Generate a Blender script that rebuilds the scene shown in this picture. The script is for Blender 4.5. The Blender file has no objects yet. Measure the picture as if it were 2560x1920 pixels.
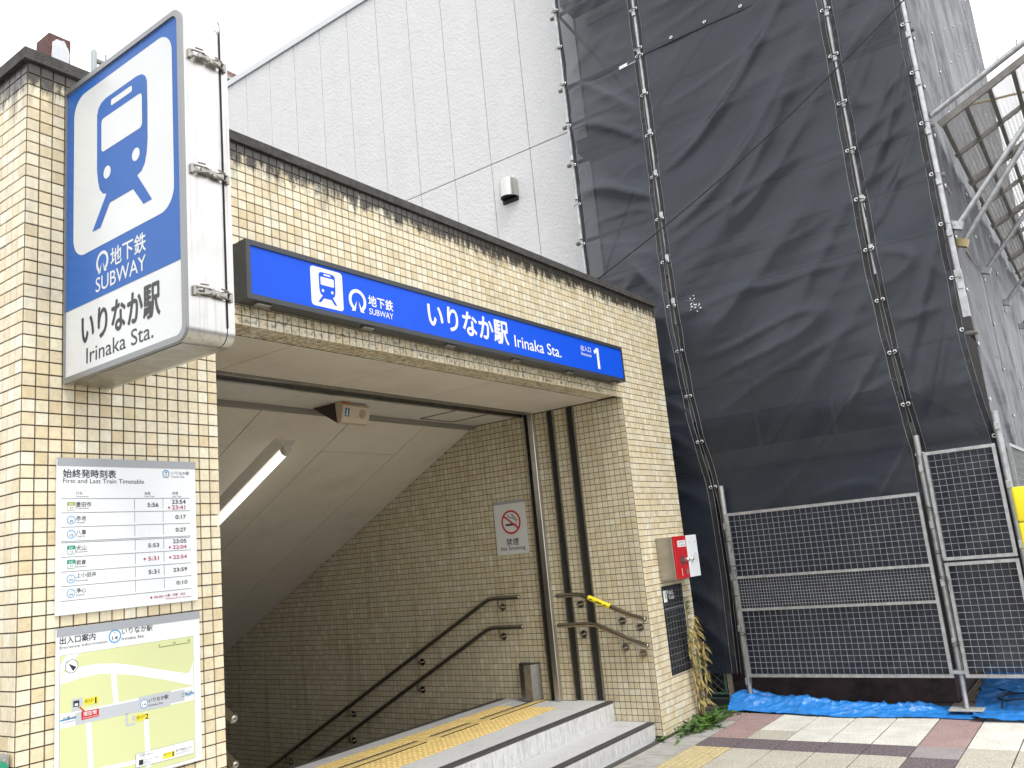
import bpy, bmesh, math, random
from mathutils import Vector, Matrix, noise
R = math.radians
random.seed(7)
scene = bpy.context.scene
col = scene.collection

# ---------------------------------------------------------------- camera
F_PX = 2115.842                      # focal length in pixels of the 2560 px wide photograph
RIGHT = Vector((0.58537193, -0.80521115, -0.09473491))
DOWN = Vector((0.10481776, 0.19102573, -0.97597254))
FWD = Vector((0.80396079, 0.56137703, 0.19622153))
CAM = Vector((0.0, -3.3, 1.52))      # facade is the plane Y=0, ground Z=0, metres
cd = bpy.data.cameras.new('camera')
cd.sensor_width = 36.0
cd.lens = 36.0 * F_PX / 2560.0
cd.clip_start = 0.05
cd.clip_end = 2000.0
cam = bpy.data.objects.new('camera', cd)
m = Matrix.Identity(4)
for i in range(3):
    m[i][0] = RIGHT[i]; m[i][1] = -DOWN[i]; m[i][2] = -FWD[i]; m[i][3] = CAM[i]
cam.matrix_world = m
col.objects.link(cam)
scene.camera = cam

# ---------------------------------------------------------------- sky, sun, exposure (bright overcast day)
SUN_EL, SUN_AZ = R(58), R(208)       # azimuth clockwise from +Y: the sun stands behind the camera, a little left
w = bpy.data.worlds.new('World'); scene.world = w; w.use_nodes = True
nt = w.node_tree
for n in list(nt.nodes): nt.nodes.remove(n)
wo = nt.nodes.new('ShaderNodeOutputWorld'); bg = nt.nodes.new('ShaderNodeBackground')
sk = nt.nodes.new('ShaderNodeTexSky'); sk.sky_type = 'NISHITA'; sk.sun_disc = False
sk.sun_elevation = SUN_EL; sk.sun_rotation = SUN_AZ; sk.dust_density = 4.0; sk.air_density = 1.0
hs = nt.nodes.new('ShaderNodeHueSaturation'); hs.inputs['Saturation'].default_value = 0.12
mx = nt.nodes.new('ShaderNodeMix'); mx.data_type = 'RGBA'; mx.inputs[0].default_value = 0.75
mx.inputs[7].default_value = (12.75, 12.9, 13.15, 1)      # even cloud cover
nt.links.new(sk.outputs[0], hs.inputs['Color']); nt.links.new(hs.outputs[0], mx.inputs[6])
nt.links.new(mx.outputs[2], bg.inputs[0]); bg.inputs[1].default_value = 0.13
nt.links.new(bg.outputs[0], wo.inputs[0])
sd = bpy.data.lights.new('sun', 'SUN'); sd.energy = 1.4; sd.angle = R(22); sd.color = (1.0, 0.965, 0.91)
sun = bpy.data.objects.new('sun', sd); col.objects.link(sun)
sdir = Vector((math.sin(SUN_AZ) * math.cos(SUN_EL), math.cos(SUN_AZ) * math.cos(SUN_EL), math.sin(SUN_EL)))
sun.rotation_euler = sdir.to_track_quat('Z', 'Y').to_euler()
vs = scene.view_settings
vs.view_transform = 'Standard'; vs.look = 'None'; vs.exposure = 0.40; vs.gamma = 1.0; vs.use_curve_mapping = False
scene.cycles.use_denoising = True
scene.cycles.use_adaptive_sampling = True; scene.cycles.adaptive_threshold = 0.02
scene.cycles.transparent_max_bounces = 12
scene.cycles.max_bounces = 6; scene.cycles.diffuse_bounces = 3; scene.cycles.glossy_bounces = 3; scene.cycles.transmission_bounces = 4

# ---------------------------------------------------------------- pixel (2560x1920 photograph) -> world helpers
def ray(x, y):
    return RIGHT * ((x - 1280) / F_PX) + DOWN * ((y - 960) / F_PX) + FWD
def PX(x, y, X): r = ray(x, y); return CAM + r * ((X - CAM.x) / r.x)
def PY(x, y, Y): r = ray(x, y); return CAM + r * ((Y - CAM.y) / r.y)
def PZ(x, y, Z): r = ray(x, y); return CAM + r * ((Z - CAM.z) / r.z)

# ---------------------------------------------------------------- materials
MATS = {}
def mat(name, color=(0.5, 0.5, 0.5), rough=0.6, metal=0.0, spec=0.5, emit=None, emit_s=0.0,
        var=0.0, vscale=8.0, bump=0.0, bscale=60.0, dirt=None, dirt_amt=0.0, dirt_scale=(3, 3, 3), dirt_lo=0.5, dirt_hi=0.75):
    """principled surface with optional noise variation, bump and dirt stains (world-space noise)"""
    if name in MATS: return MATS[name]
    M = bpy.data.materials.new(name); M.use_nodes = True
    t = M.node_tree; b = t.nodes['Principled BSDF']
    b.inputs['Roughness'].default_value = rough; b.inputs['Metallic'].default_value = metal
    b.inputs['Specular IOR Level'].default_value = spec
    b.inputs['Base Color'].default_value = (*color, 1)
    if emit:
        b.inputs['Emission Color'].default_value = (*emit, 1); b.inputs['Emission Strength'].default_value = emit_s
    geo = t.nodes.new('ShaderNodeNewGeometry')
    cur = None
    if var > 0:
        nz = t.nodes.new('ShaderNodeTexNoise'); nz.inputs['Scale'].default_value = vscale; nz.inputs['Detail'].default_value = 5
        t.links.new(geo.outputs['Position'], nz.inputs['Vector'])
        mr = t.nodes.new('ShaderNodeMapRange'); mr.inputs[1].default_value = 0.25; mr.inputs[2].default_value = 0.75
        mr.inputs[3].default_value = 1 - var; mr.inputs[4].default_value = 1 + var
        t.links.new(nz.outputs['Fac'], mr.inputs[0])
        mm = t.nodes.new('ShaderNodeMix'); mm.data_type = 'RGBA'; mm.blend_type = 'MULTIPLY'; mm.inputs[0].default_value = 1
        mm.inputs[6].default_value = (*color, 1)
        t.links.new(mr.outputs[0], mm.inputs[7]); cur = mm.outputs[2]
    if dirt:
        mp = t.nodes.new('ShaderNodeMapping'); mp.inputs['Scale'].default_value = dirt_scale
        t.links.new(geo.outputs['Position'], mp.inputs[0])
        nd = t.nodes.new('ShaderNodeTexNoise'); nd.inputs['Scale'].default_value = 1.0; nd.inputs['Detail'].default_value = 5; nd.inputs['Roughness'].default_value = 0.65
        t.links.new(mp.outputs[0], nd.inputs['Vector'])
        md = t.nodes.new('ShaderNodeMapRange'); md.inputs[1].default_value = dirt_lo; md.inputs[2].default_value = dirt_hi; md.inputs[4].default_value = dirt_amt
        t.links.new(nd.outputs['Fac'], md.inputs[0])
        dm = t.nodes.new('ShaderNodeMix'); dm.data_type = 'RGBA'
        t.links.new(md.outputs[0], dm.inputs[0])
        if cur: t.links.new(cur, dm.inputs[6])
        else: dm.inputs[6].default_value = (*color, 1)
        dm.inputs[7].default_value = (*dirt, 1); cur = dm.outputs[2]
    if cur: t.links.new(cur, b.inputs['Base Color'])
    if bump > 0:
        nb = t.nodes.new('ShaderNodeTexNoise'); nb.inputs['Scale'].default_value = bscale; nb.inputs['Detail'].default_value = 4
        t.links.new(geo.outputs['Position'], nb.inputs['Vector'])
        bp = t.nodes.new('ShaderNodeBump'); bp.inputs['Strength'].default_value = bump; bp.inputs['Distance'].default_value = 0.01
        t.links.new(nb.outputs['Fac'], bp.inputs['Height']); t.links.new(bp.outputs[0], b.inputs['Normal'])
    MATS[name] = M
    return M

def tile_material(name, ramp, rough=0.28, streak=0.0, top_stain=False):
    """glazed mosaic tile: a tone per tile, faint mottling, grime streaks with shapes of their own"""
    M = bpy.data.materials.new(name); M.use_nodes = True
    t = M.node_tree; L = t.links.new; b = t.nodes['Principled BSDF']; b.inputs['Roughness'].default_value = rough
    geo = t.nodes.new('ShaderNodeNewGeometry'); oi = t.nodes.new('ShaderNodeObjectInfo')
    ad = t.nodes.new('ShaderNodeMath'); ad.operation = 'ADD'; fr = t.nodes.new('ShaderNodeMath'); fr.operation = 'FRACT'
    L(geo.outputs['Random Per Island'], ad.inputs[0]); L(oi.outputs['Random'], ad.inputs[1]); L(ad.outputs[0], fr.inputs[0])
    cr = t.nodes.new('ShaderNodeValToRGB'); cr.color_ramp.interpolation = 'LINEAR'
    els = cr.color_ramp.elements
    for i, c in enumerate(ramp):
        p = i / (len(ramp) - 1)
        e = els[i] if i < 2 else els.new(p)
        e.position = p; e.color = (*c, 1)
    L(fr.outputs[0], cr.inputs[0])
    # mottling / pitted glaze
    nz = t.nodes.new('ShaderNodeTexNoise'); nz.inputs['Scale'].default_value = 45; nz.inputs['Detail'].default_value = 3
    L(geo.outputs['Position'], nz.inputs['Vector'])
    mr = t.nodes.new('ShaderNodeMapRange'); mr.inputs[1].default_value = 0.3; mr.inputs[2].default_value = 0.7; mr.inputs[3].default_value = 0.90; mr.inputs[4].default_value = 1.06
    L(nz.outputs['Fac'], mr.inputs[0])
    m1 = t.nodes.new('ShaderNodeMix'); m1.data_type = 'RGBA'; m1.blend_type = 'MULTIPLY'; m1.inputs[0].default_value = 1
    L(cr.outputs[0], m1.inputs[6]); L(mr.outputs[0], m1.inputs[7])
    cur = m1.outputs[2]
    # vertical grime streaks
    mp = t.nodes.new('ShaderNodeMapping'); mp.inputs['Scale'].default_value = (9, 9, 0.9); L(geo.outputs['Position'], mp.inputs[0])
    ns = t.nodes.new('ShaderNodeTexNoise'); ns.inputs['Scale'].default_value = 1; ns.inputs['Detail'].default_value = 4; ns.inputs['Roughness'].default_value = 0.6
    L(mp.outputs[0], ns.inputs['Vector'])
    ms = t.nodes.new('ShaderNodeMapRange'); ms.inputs[1].default_value = 0.52; ms.inputs[2].default_value = 0.74; ms.inputs[4].default_value = streak
    L(ns.outputs['Fac'], ms.inputs[0])
    m2 = t.nodes.new('ShaderNodeMix'); m2.data_type = 'RGBA'; L(ms.outputs[0], m2.inputs[0]); L(cur, m2.inputs[6]); m2.inputs[7].default_value = (0.17, 0.145, 0.105, 1)
    cur = m2.outputs[2]
    # small dark pits
    np_ = t.nodes.new('ShaderNodeTexNoise'); np_.inputs['Scale'].default_value = 160; np_.inputs['Detail'].default_value = 2; L(geo.outputs['Position'], np_.inputs['Vector'])
    nq = t.nodes.new('ShaderNodeTexNoise'); nq.inputs['Scale'].default_value = 5; L(geo.outputs['Position'], nq.inputs['Vector'])
    mq = t.nodes.new('ShaderNodeMath'); mq.operation = 'MULTIPLY_ADD'; mq.inputs[1].default_value = 0.35; L(nq.outputs['Fac'], mq.inputs[0]); L(np_.outputs['Fac'], mq.inputs[2])
    mpit = t.nodes.new('ShaderNodeMapRange'); mpit.inputs[1].default_value = 0.87; mpit.inputs[2].default_value = 0.93; mpit.inputs[4].default_value = 0.6
    L(mq.outputs[0], mpit.inputs[0])
    m3 = t.nodes.new('ShaderNodeMix'); m3.data_type = 'RGBA'; L(mpit.outputs[0], m3.inputs[0]); L(cur, m3.inputs[6]); m3.inputs[7].default_value = (0.16, 0.11, 0.06, 1)
    cur = m3.outputs[2]
    if top_stain:      # black algae running down from the coping, and drip marks under the name sign
        sx = t.nodes.new('ShaderNodeSeparateXYZ'); L(geo.outputs['Position'], sx.inputs[0])
        def band(z0, z1, lo, hi, sc, amt):
            nonlocal cur
            zr = t.nodes.new('ShaderNodeMapRange'); zr.inputs[1].default_value = z0; zr.inputs[2].default_value = z1; L(sx.outputs[2], zr.inputs[0])
            mp2 = t.nodes.new('ShaderNodeMapping'); mp2.inputs['Scale'].default_value = sc; L(geo.outputs['Position'], mp2.inputs[0])
            n2 = t.nodes.new('ShaderNodeTexNoise'); n2.inputs['Scale'].default_value = 1; n2.inputs['Detail'].default_value = 6; n2.inputs['Roughness'].default_value = 0.7; L(mp2.outputs[0], n2.inputs['Vector'])
            mu = t.nodes.new('ShaderNodeMath'); mu.operation = 'MULTIPLY_ADD'; mu.inputs[1].default_value = 0.55; L(zr.outputs[0], mu.inputs[0]); L(n2.outputs['Fac'], mu.inputs[2])
            mk = t.nodes.new('ShaderNodeMapRange'); mk.inputs[1].default_value = lo; mk.inputs[2].default_value = hi; mk.inputs[4].default_value = amt; L(mu.outputs[0], mk.inputs[0])
            mm = t.nodes.new('ShaderNodeMix'); mm.data_type = 'RGBA'; L(mk.outputs[0], mm.inputs[0]); L(cur, mm.inputs[6]); mm.inputs[7].default_value = (0.035, 0.03, 0.025, 1)
            cur = mm.outputs[2]
        band(3.48, 3.69, 0.70, 0.86, (24, 24, 9), 0.97)
        band(3.15, 3.70, 0.90, 1.06, (11, 11, 1.6), 0.55)
        # drip marks below the sign (z 2.74..2.84)
        zr = t.nodes.new('ShaderNodeMapRange'); zr.inputs[1].default_value = 2.90; zr.inputs[2].default_value = 2.80; L(sx.outputs[2], zr.inputs[0])
        zr2 = t.nodes.new('ShaderNodeMath'); zr2.operation = 'GREATER_THAN'; zr2.inputs[1].default_value = 2.735; L(sx.outputs[2], zr2.inputs[0])
        xr = t.nodes.new('ShaderNodeMath'); xr.operation = 'LESS_THAN'; xr.inputs[1].default_value = 6.0; L(sx.outputs[0], xr.inputs[0])
        xl = t.nodes.new('ShaderNodeMath'); xl.operation = 'GREATER_THAN'; xl.inputs[1].default_value = 2.34; L(sx.outputs[0], xl.inputs[0])
        n3 = t.nodes.new('ShaderNodeTexNoise'); n3.inputs['Scale'].default_value = 42; n3.inputs['Detail'].default_value = 5; L(geo.outputs['Position'], n3.inputs['Vector'])
        mk = t.nodes.new('ShaderNodeMapRange'); mk.inputs[1].default_value = 0.50; mk.inputs[2].default_value = 0.66; mk.inputs[4].default_value = 0.75; L(n3.outputs['Fac'], mk.inputs[0])
        p = mk.outputs[0]
        for o in (zr.outputs[0], zr2.outputs[0], xr.outputs[0], xl.outputs[0]):
            q = t.nodes.new('ShaderNodeMath'); q.operation = 'MULTIPLY'; L(p, q.inputs[0]); L(o, q.inputs[1]); p = q.outputs[0]
        mm = t.nodes.new('ShaderNodeMix'); mm.data_type = 'RGBA'; L(p, mm.inputs[0]); L(cur, mm.inputs[6]); mm.inputs[7].default_value = (0.05, 0.043, 0.035, 1)
        cur = mm.outputs[2]
    L(cur, b.inputs['Base Color'])
    bp = t.nodes.new('ShaderNodeBump'); bp.inputs['Strength'].default_value = 0.12; bp.inputs['Distance'].default_value = 0.004
    L(nz.outputs['Fac'], bp.inputs['Height']); L(bp.outputs[0], b.inputs['Normal'])
    MATS[name] = M
    return M

M_TILE = tile_material('cream_glazed_tile', [(0.63, 0.52, 0.325), (0.75, 0.675, 0.50), (0.69, 0.60, 0.42), (0.80, 0.755, 0.61), (0.66, 0.545, 0.34), (0.76, 0.655, 0.45), (0.79, 0.72, 0.55)], streak=0.22, top_stain=True)
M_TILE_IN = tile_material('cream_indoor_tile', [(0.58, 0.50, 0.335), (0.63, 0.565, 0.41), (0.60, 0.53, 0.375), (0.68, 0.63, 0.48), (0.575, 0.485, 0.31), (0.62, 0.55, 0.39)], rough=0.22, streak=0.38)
M_GROUT = mat('dark_grout', (0.052, 0.042, 0.034), 0.9, var=0.25)
M_COPING = mat('weathered_coping', (0.062, 0.058, 0.054), 0.9, var=0.4, vscale=25, bump=0.5, bscale=120)
M_CEIL = mat('ceiling_panel_paint', (0.70, 0.645, 0.555), 0.55, var=0.05, vscale=3, dirt=(0.40, 0.34, 0.25), dirt_amt=0.35, dirt_scale=(2.5, 2.5, 2.5), dirt_lo=0.52, dirt_hi=0.8)
M_CEIL2 = mat('pale_ceiling_paint', (0.66, 0.64, 0.60), 0.5, var=0.04)
M_STEEL = mat('stainless_steel', (0.60, 0.59, 0.57), 0.32, 1.0, var=0.08, vscale=14, bump=0.05, bscale=200, dirt=(0.30, 0.26, 0.20), dirt_amt=0.7, dirt_scale=(55, 55, 1.2), dirt_lo=0.54, dirt_hi=0.72)
M_RIM = mat('brushed_sign_rim', (0.30, 0.305, 0.31), 0.5, 0.8)
M_STEEL_DK = mat('dull_stainless', (0.36, 0.345, 0.32), 0.38, 1.0, var=0.2, vscale=20)
M_RAIL = mat('polished_handrail_steel', (0.40, 0.375, 0.34), 0.22, 1.0, var=0.1, vscale=20)
M_BLACK = mat('black_rubber', (0.018, 0.017, 0.016), 0.6)
M_GALV = mat('galvanised_pipe', (0.42, 0.43, 0.44), 0.48, 0.8, var=0.25, vscale=18, dirt=(0.22, 0.17, 0.13), dirt_amt=0.55, dirt_scale=(14, 14, 6), dirt_lo=0.56, dirt_hi=0.74)
M_GALV_DK = mat('weathered_galvanised_frame', (0.23, 0.22, 0.205), 0.6, 0.4, var=0.25, vscale=20)
M_CHAR = mat('charcoal_sign_case', (0.055, 0.061, 0.070), 0.42, 0.3, var=0.08)
M_BLUE = mat('blue_sign_face', (0.004, 0.085, 0.70), 0.42, spec=0.25, var=0.03)
M_BLUE2 = mat('faded_blue_sign_film', (0.018, 0.112, 0.41), 0.4, spec=0.3, var=0.05, vscale=4)
M_WHITE = mat('white_print', (0.82, 0.83, 0.84), 0.35)
M_ACRYL = mat('milky_acrylic', (0.66, 0.68, 0.68), 0.2, var=0.04, vscale=3)
M_INK = mat('black_print', (0.02, 0.02, 0.025), 0.4)
M_GREYINK = mat('grey_print', (0.17, 0.18, 0.20), 0.5)
M_REDINK = mat('crimson_print', (0.42, 0.02, 0.09), 0.5)
M_RED = mat('red_enamel', (0.50, 0.012, 0.018), 0.3, var=0.06)
M_BOARD = mat('white_notice_board', (0.78, 0.81, 0.84), 0.3, var=0.03, dirt=(0.55, 0.57, 0.6), dirt_amt=0.35, dirt_scale=(26, 26, 0.7), dirt_lo=0.58, dirt_hi=0.8)
M_BOARDTOP = mat('grey_board_edge', (0.33, 0.35, 0.38), 0.4)
M_MAPG = mat('pale_green_map_print', (0.60, 0.635, 0.33), 0.4)
M_MAPGREY = mat('grey_map_print', (0.46, 0.49, 0.53), 0.4)
M_YELLOW = mat('yellow_print', (0.83, 0.68, 0.03), 0.4)
M_LBLUE = mat('light_blue_print', (0.06, 0.30, 0.58), 0.4)
M_OLIVE = mat('olive_print', (0.32, 0.38, 0.10), 0.4)
M_GREEN = mat('green_print', (0.02, 0.27, 0.16), 0.4)
M_ALC = mat('white_wall_coating', (0.665, 0.665, 0.665), 0.8, var=0.03, vscale=5, bump=0.9, bscale=30, dirt=(0.56, 0.55, 0.54), dirt_amt=0.25, dirt_scale=(3, 3, 0.5), dirt_lo=0.5, dirt_hi=0.8)
M_ALCJ = mat('wall_joint_sealant', (0.46, 0.455, 0.44), 0.9)
M_PLINTH = mat('dark_plum_plinth', (0.060, 0.040, 0.043), 0.85, var=0.3, vscale=10, bump=0.5, bscale=90, dirt=(0.012, 0.012, 0.012), dirt_amt=0.9, dirt_scale=(4, 4, 7), dirt_lo=0.5, dirt_hi=0.7)
M_INNERWALL = mat('grey_building_wall', (0.33, 0.325, 0.32), 0.85, var=0.06)
M_PLANK = mat('steel_walk_board', (0.30, 0.29, 0.27), 0.6, 0.5, var=0.2)
M_CONC = mat('weathered_concrete', (0.40, 0.39, 0.365), 0.9, var=0.18, vscale=9, bump=0.6, bscale=110, dirt=(0.16, 0.15, 0.13), dirt_amt=0.6, dirt_scale=(8, 8, 8), dirt_lo=0.52, dirt_hi=0.75)
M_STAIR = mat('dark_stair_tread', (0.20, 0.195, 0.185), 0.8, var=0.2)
M_STEP = mat('grey_granite_step', (0.52, 0.525, 0.53), 0.7, var=0.12, vscale=60, bump=0.15, bscale=200, dirt=(0.2, 0.19, 0.17), dirt_amt=0.4, dirt_scale=(5, 5, 5), dirt_lo=0.55, dirt_hi=0.8)
M_RISER = mat('stained_step_riser', (0.58, 0.58, 0.575), 0.75, var=0.08, vscale=30, dirt=(0.17, 0.165, 0.15), dirt_amt=0.6, dirt_scale=(70, 70, 10), dirt_lo=0.42, dirt_hi=0.72)
M_TACT = mat('yellow_tactile_tile', (0.70, 0.52, 0.20), 0.7, var=0.12, vscale=30, dirt=(0.36, 0.26, 0.12), dirt_amt=0.5, dirt_scale=(7, 7, 7), dirt_lo=0.5, dirt_hi=0.75)
M_TACT2 = mat('worn_pale_tactile_tile', (0.50, 0.42, 0.23), 0.8, var=0.16, vscale=40, dirt=(0.22, 0.18, 0.11), dirt_amt=0.5, dirt_scale=(9, 9, 9))
def paver(name, c, speck, n=0.45):
    return mat(name, c, 0.9, var=0.16, vscale=5, bump=0.35, bscale=320, dirt=speck, dirt_amt=n, dirt_scale=(62, 62, 62), dirt_lo=0.46, dirt_hi=0.60)
M_PVWHITE = paver('white_paver', (0.68, 0.665, 0.61), (0.40, 0.37, 0.32), 0.5)
M_PVPINK = paver('pink_paver', (0.31, 0.205, 0.195), (0.46, 0.36, 0.34), 0.6)
M_PVDARK = paver('dark_plum_paver', (0.10, 0.075, 0.085), (0.26, 0.22, 0.23), 0.7)
M_PVBEIGE = paver('beige_paver', (0.39, 0.365, 0.30), (0.60, 0.57, 0.50), 0.8)
M_PVGREY = paver('lilac_grey_paver', (0.27, 0.235, 0.24), (0.42, 0.38, 0.38), 0.6)
def _field():
    M = mat('distant_beige_slabs', (0.40, 0.375, 0.32), 0.9, var=0.1, vscale=7, bump=0.3, bscale=200)
    t = M.node_tree; b_ = t.nodes['Principled BSDF']; src = b_.inputs['Base Color'].links[0].from_socket
    br = t.nodes.new('ShaderNodeTexBrick'); br.offset = 0; br.inputs['Scale'].default_value = 1.0; br.inputs['Mortar Size'].default_value = 0.005
    br.inputs['Brick Width'].default_value = 0.295; br.inputs['Row Height'].default_value = 0.3; br.inputs['Mortar'].default_value = (0.08, 0.07, 0.06, 1)
    g_ = t.nodes.new('ShaderNodeNewGeometry'); t.links.new(g_.outputs['Position'], br.inputs['Vector'])
    t.links.new(src, br.inputs['Color1']); t.links.new(src, br.inputs['Color2']); t.links.new(br.outputs['Color'], b_.inputs['Base Color'])
    return M
paver_field = _field()
M_JOINT = mat('dark_sand_joint', (0.07, 0.062, 0.05), 0.95, var=0.3)
M_ASPH = mat('asphalt', (0.075, 0.075, 0.076), 0.9, var=0.2, vscale=3, bump=0.4, bscale=150)
M_TARP = mat('blue_tarpaulin', (0.025, 0.20, 0.58), 0.30, var=0.14, vscale=9, bump=0.3, bscale=30)
M_PAD = mat('yellow_foam_pad', (0.86, 0.74, 0.02), 0.7, bump=0.2, bscale=160)
M_RUST = mat('rusty_steel', (0.10, 0.045, 0.038), 0.8, var=0.4, vscale=30, bump=0.5, bscale=90)
M_FLAKE = mat('flaking_white_paint', (0.62, 0.64, 0.67), 0.7, var=0.12, vscale=40)
M_ROPE = mat('yellowed_rope', (0.45, 0.36, 0.17), 0.9)
M_WIRE = mat('black_cable', (0.012, 0.012, 0.013), 0.5)
M_GREENWIRE = mat('green_coated_wire', (0.045, 0.10, 0.075), 0.5)
M_WOOD = mat('grey_weathered_timber', (0.24, 0.20, 0.15), 0.9, var=0.3, vscale=30)
M_LEAF = mat('green_leaf', (0.075, 0.155, 0.022), 0.6, var=0.35, vscale=20)
M_LEAF2 = mat('deep_green_leaf', (0.045, 0.10, 0.022), 0.6, var=0.35, vscale=20)
M_DRY = mat('dry_leaf', (0.36, 0.27, 0.10), 0.8, var=0.3, vscale=25)
M_DRY2 = mat('olive_dry_leaf', (0.21, 0.20, 0.065), 0.8, var=0.3, vscale=25)
M_STEM = mat('dry_stem', (0.27, 0.20, 0.11), 0.85, var=0.2)
M_BOXGREY = mat('grey_cabinet_paint', (0.25, 0.25, 0.245), 0.5, var=0.08)
M_BEIGEP = mat('beige_speaker_plastic', (0.55, 0.455, 0.335), 0.5, var=0.04)
M_DKBROWN = mat('dark_brown_bracket', (0.05, 0.035, 0.028), 0.7)
M_TUBE = mat('lit_lamp_tube', (0.9, 0.9, 0.9), 0.4, emit=(1.0, 0.97, 0.9), emit_s=1.6)
M_LAMPB = mat('cream_lamp_body', (0.62, 0.59, 0.53), 0.4)
M_GLOSSBLK = mat('dark_glossy_film', (0.016, 0.018, 0.023), 0.18)
M_REFLINE = mat('reflected_tile_line', (0.16, 0.17, 0.18), 0.4)  # tone of the tile rows reflected in the dark panel
M_FARB = mat('far_building_wall', (0.42, 0.42, 0.43), 0.8, var=0.04)
M_FARG = mat('far_building_dark_grey', (0.20, 0.215, 0.235), 0.8)  # darker grey for window bands and the railed building's wall
M_FARPINK = mat('pinkish_far_railing', (0.55, 0.33, 0.26), 0.8)
M_ANT = mat('antenna_radome', (0.33, 0.36, 0.37), 0.5)
M_HEM = mat('black_hem_webbing', (0.012, 0.012, 0.014), 0.7)
M_STITCH = mat('white_stitching', (0.42, 0.44, 0.46), 0.8)
M_EYE = mat('aluminium_eyelet', (0.72, 0.73, 0.74), 0.4, 0.6)

def sheet_material(name, base, alpha, rough):
    M = bpy.data.materials.new(name); M.use_nodes = True
    t = M.node_tree; L = t.links.new; b = t.nodes['Principled BSDF']; out = t.nodes['Material Output']
    geo = t.nodes.new('ShaderNodeNewGeometry')
    nz = t.nodes.new('ShaderNodeTexNoise'); nz.inputs['Scale'].default_value = 2.2; nz.inputs['Detail'].default_value = 6; L(geo.outputs['Position'], nz.inputs['Vector'])
    cr = t.nodes.new('ShaderNodeMix'); cr.data_type = 'RGBA'; cr.inputs[6].default_value = (*[c * 0.75 for c in base], 1); cr.inputs[7].default_value = (*[c * 1.3 for c in base], 1)
    L(nz.outputs['Fac'], cr.inputs[0]); L(cr.outputs[2], b.inputs['Base Color'])
    b.inputs['Roughness'].default_value = rough; b.inputs['Specular IOR Level'].default_value = 0.5
    n2 = t.nodes.new('ShaderNodeTexNoise'); n2.inputs['Scale'].default_value = 9; n2.inputs['Detail'].default_value = 5; n2.inputs['Distortion'].default_value = 1.2
    mp = t.nodes.new('ShaderNodeMapping'); mp.inputs['Rotation'].default_value = (R(-35), 0, 0); mp.inputs['Scale'].default_value = (1, 0.55, 1.9)
    L(geo.outputs['Position'], mp.inputs[0]); L(mp.outputs[0], n2.inputs['Vector'])
    bp = t.nodes.new('ShaderNodeBump'); bp.inputs['Strength'].default_value = 0.10; bp.inputs['Distance'].default_value = 0.02
    L(n2.outputs['Fac'], bp.inputs['Height']); L(bp.outputs[0], b.inputs['Normal'])
    tr = t.nodes.new('ShaderNodeBsdfTransparent'); ms = t.nodes.new('ShaderNodeMixShader'); ms.inputs[0].default_value = alpha
    L(tr.outputs[0], ms.inputs[1]); L(b.outputs[0], ms.inputs[2]); L(ms.outputs[0], out.inputs['Surface'])
    MATS[name] = M
    return M
M_SHEET2 = sheet_material('sheer_black_scaffold_sheet', (0.019, 0.0255, 0.038), 0.66, 0.38)
M_SHEET = sheet_material('black_scaffold_sheet', (0.019, 0.0255, 0.038), 0.82, 0.38)

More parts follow.
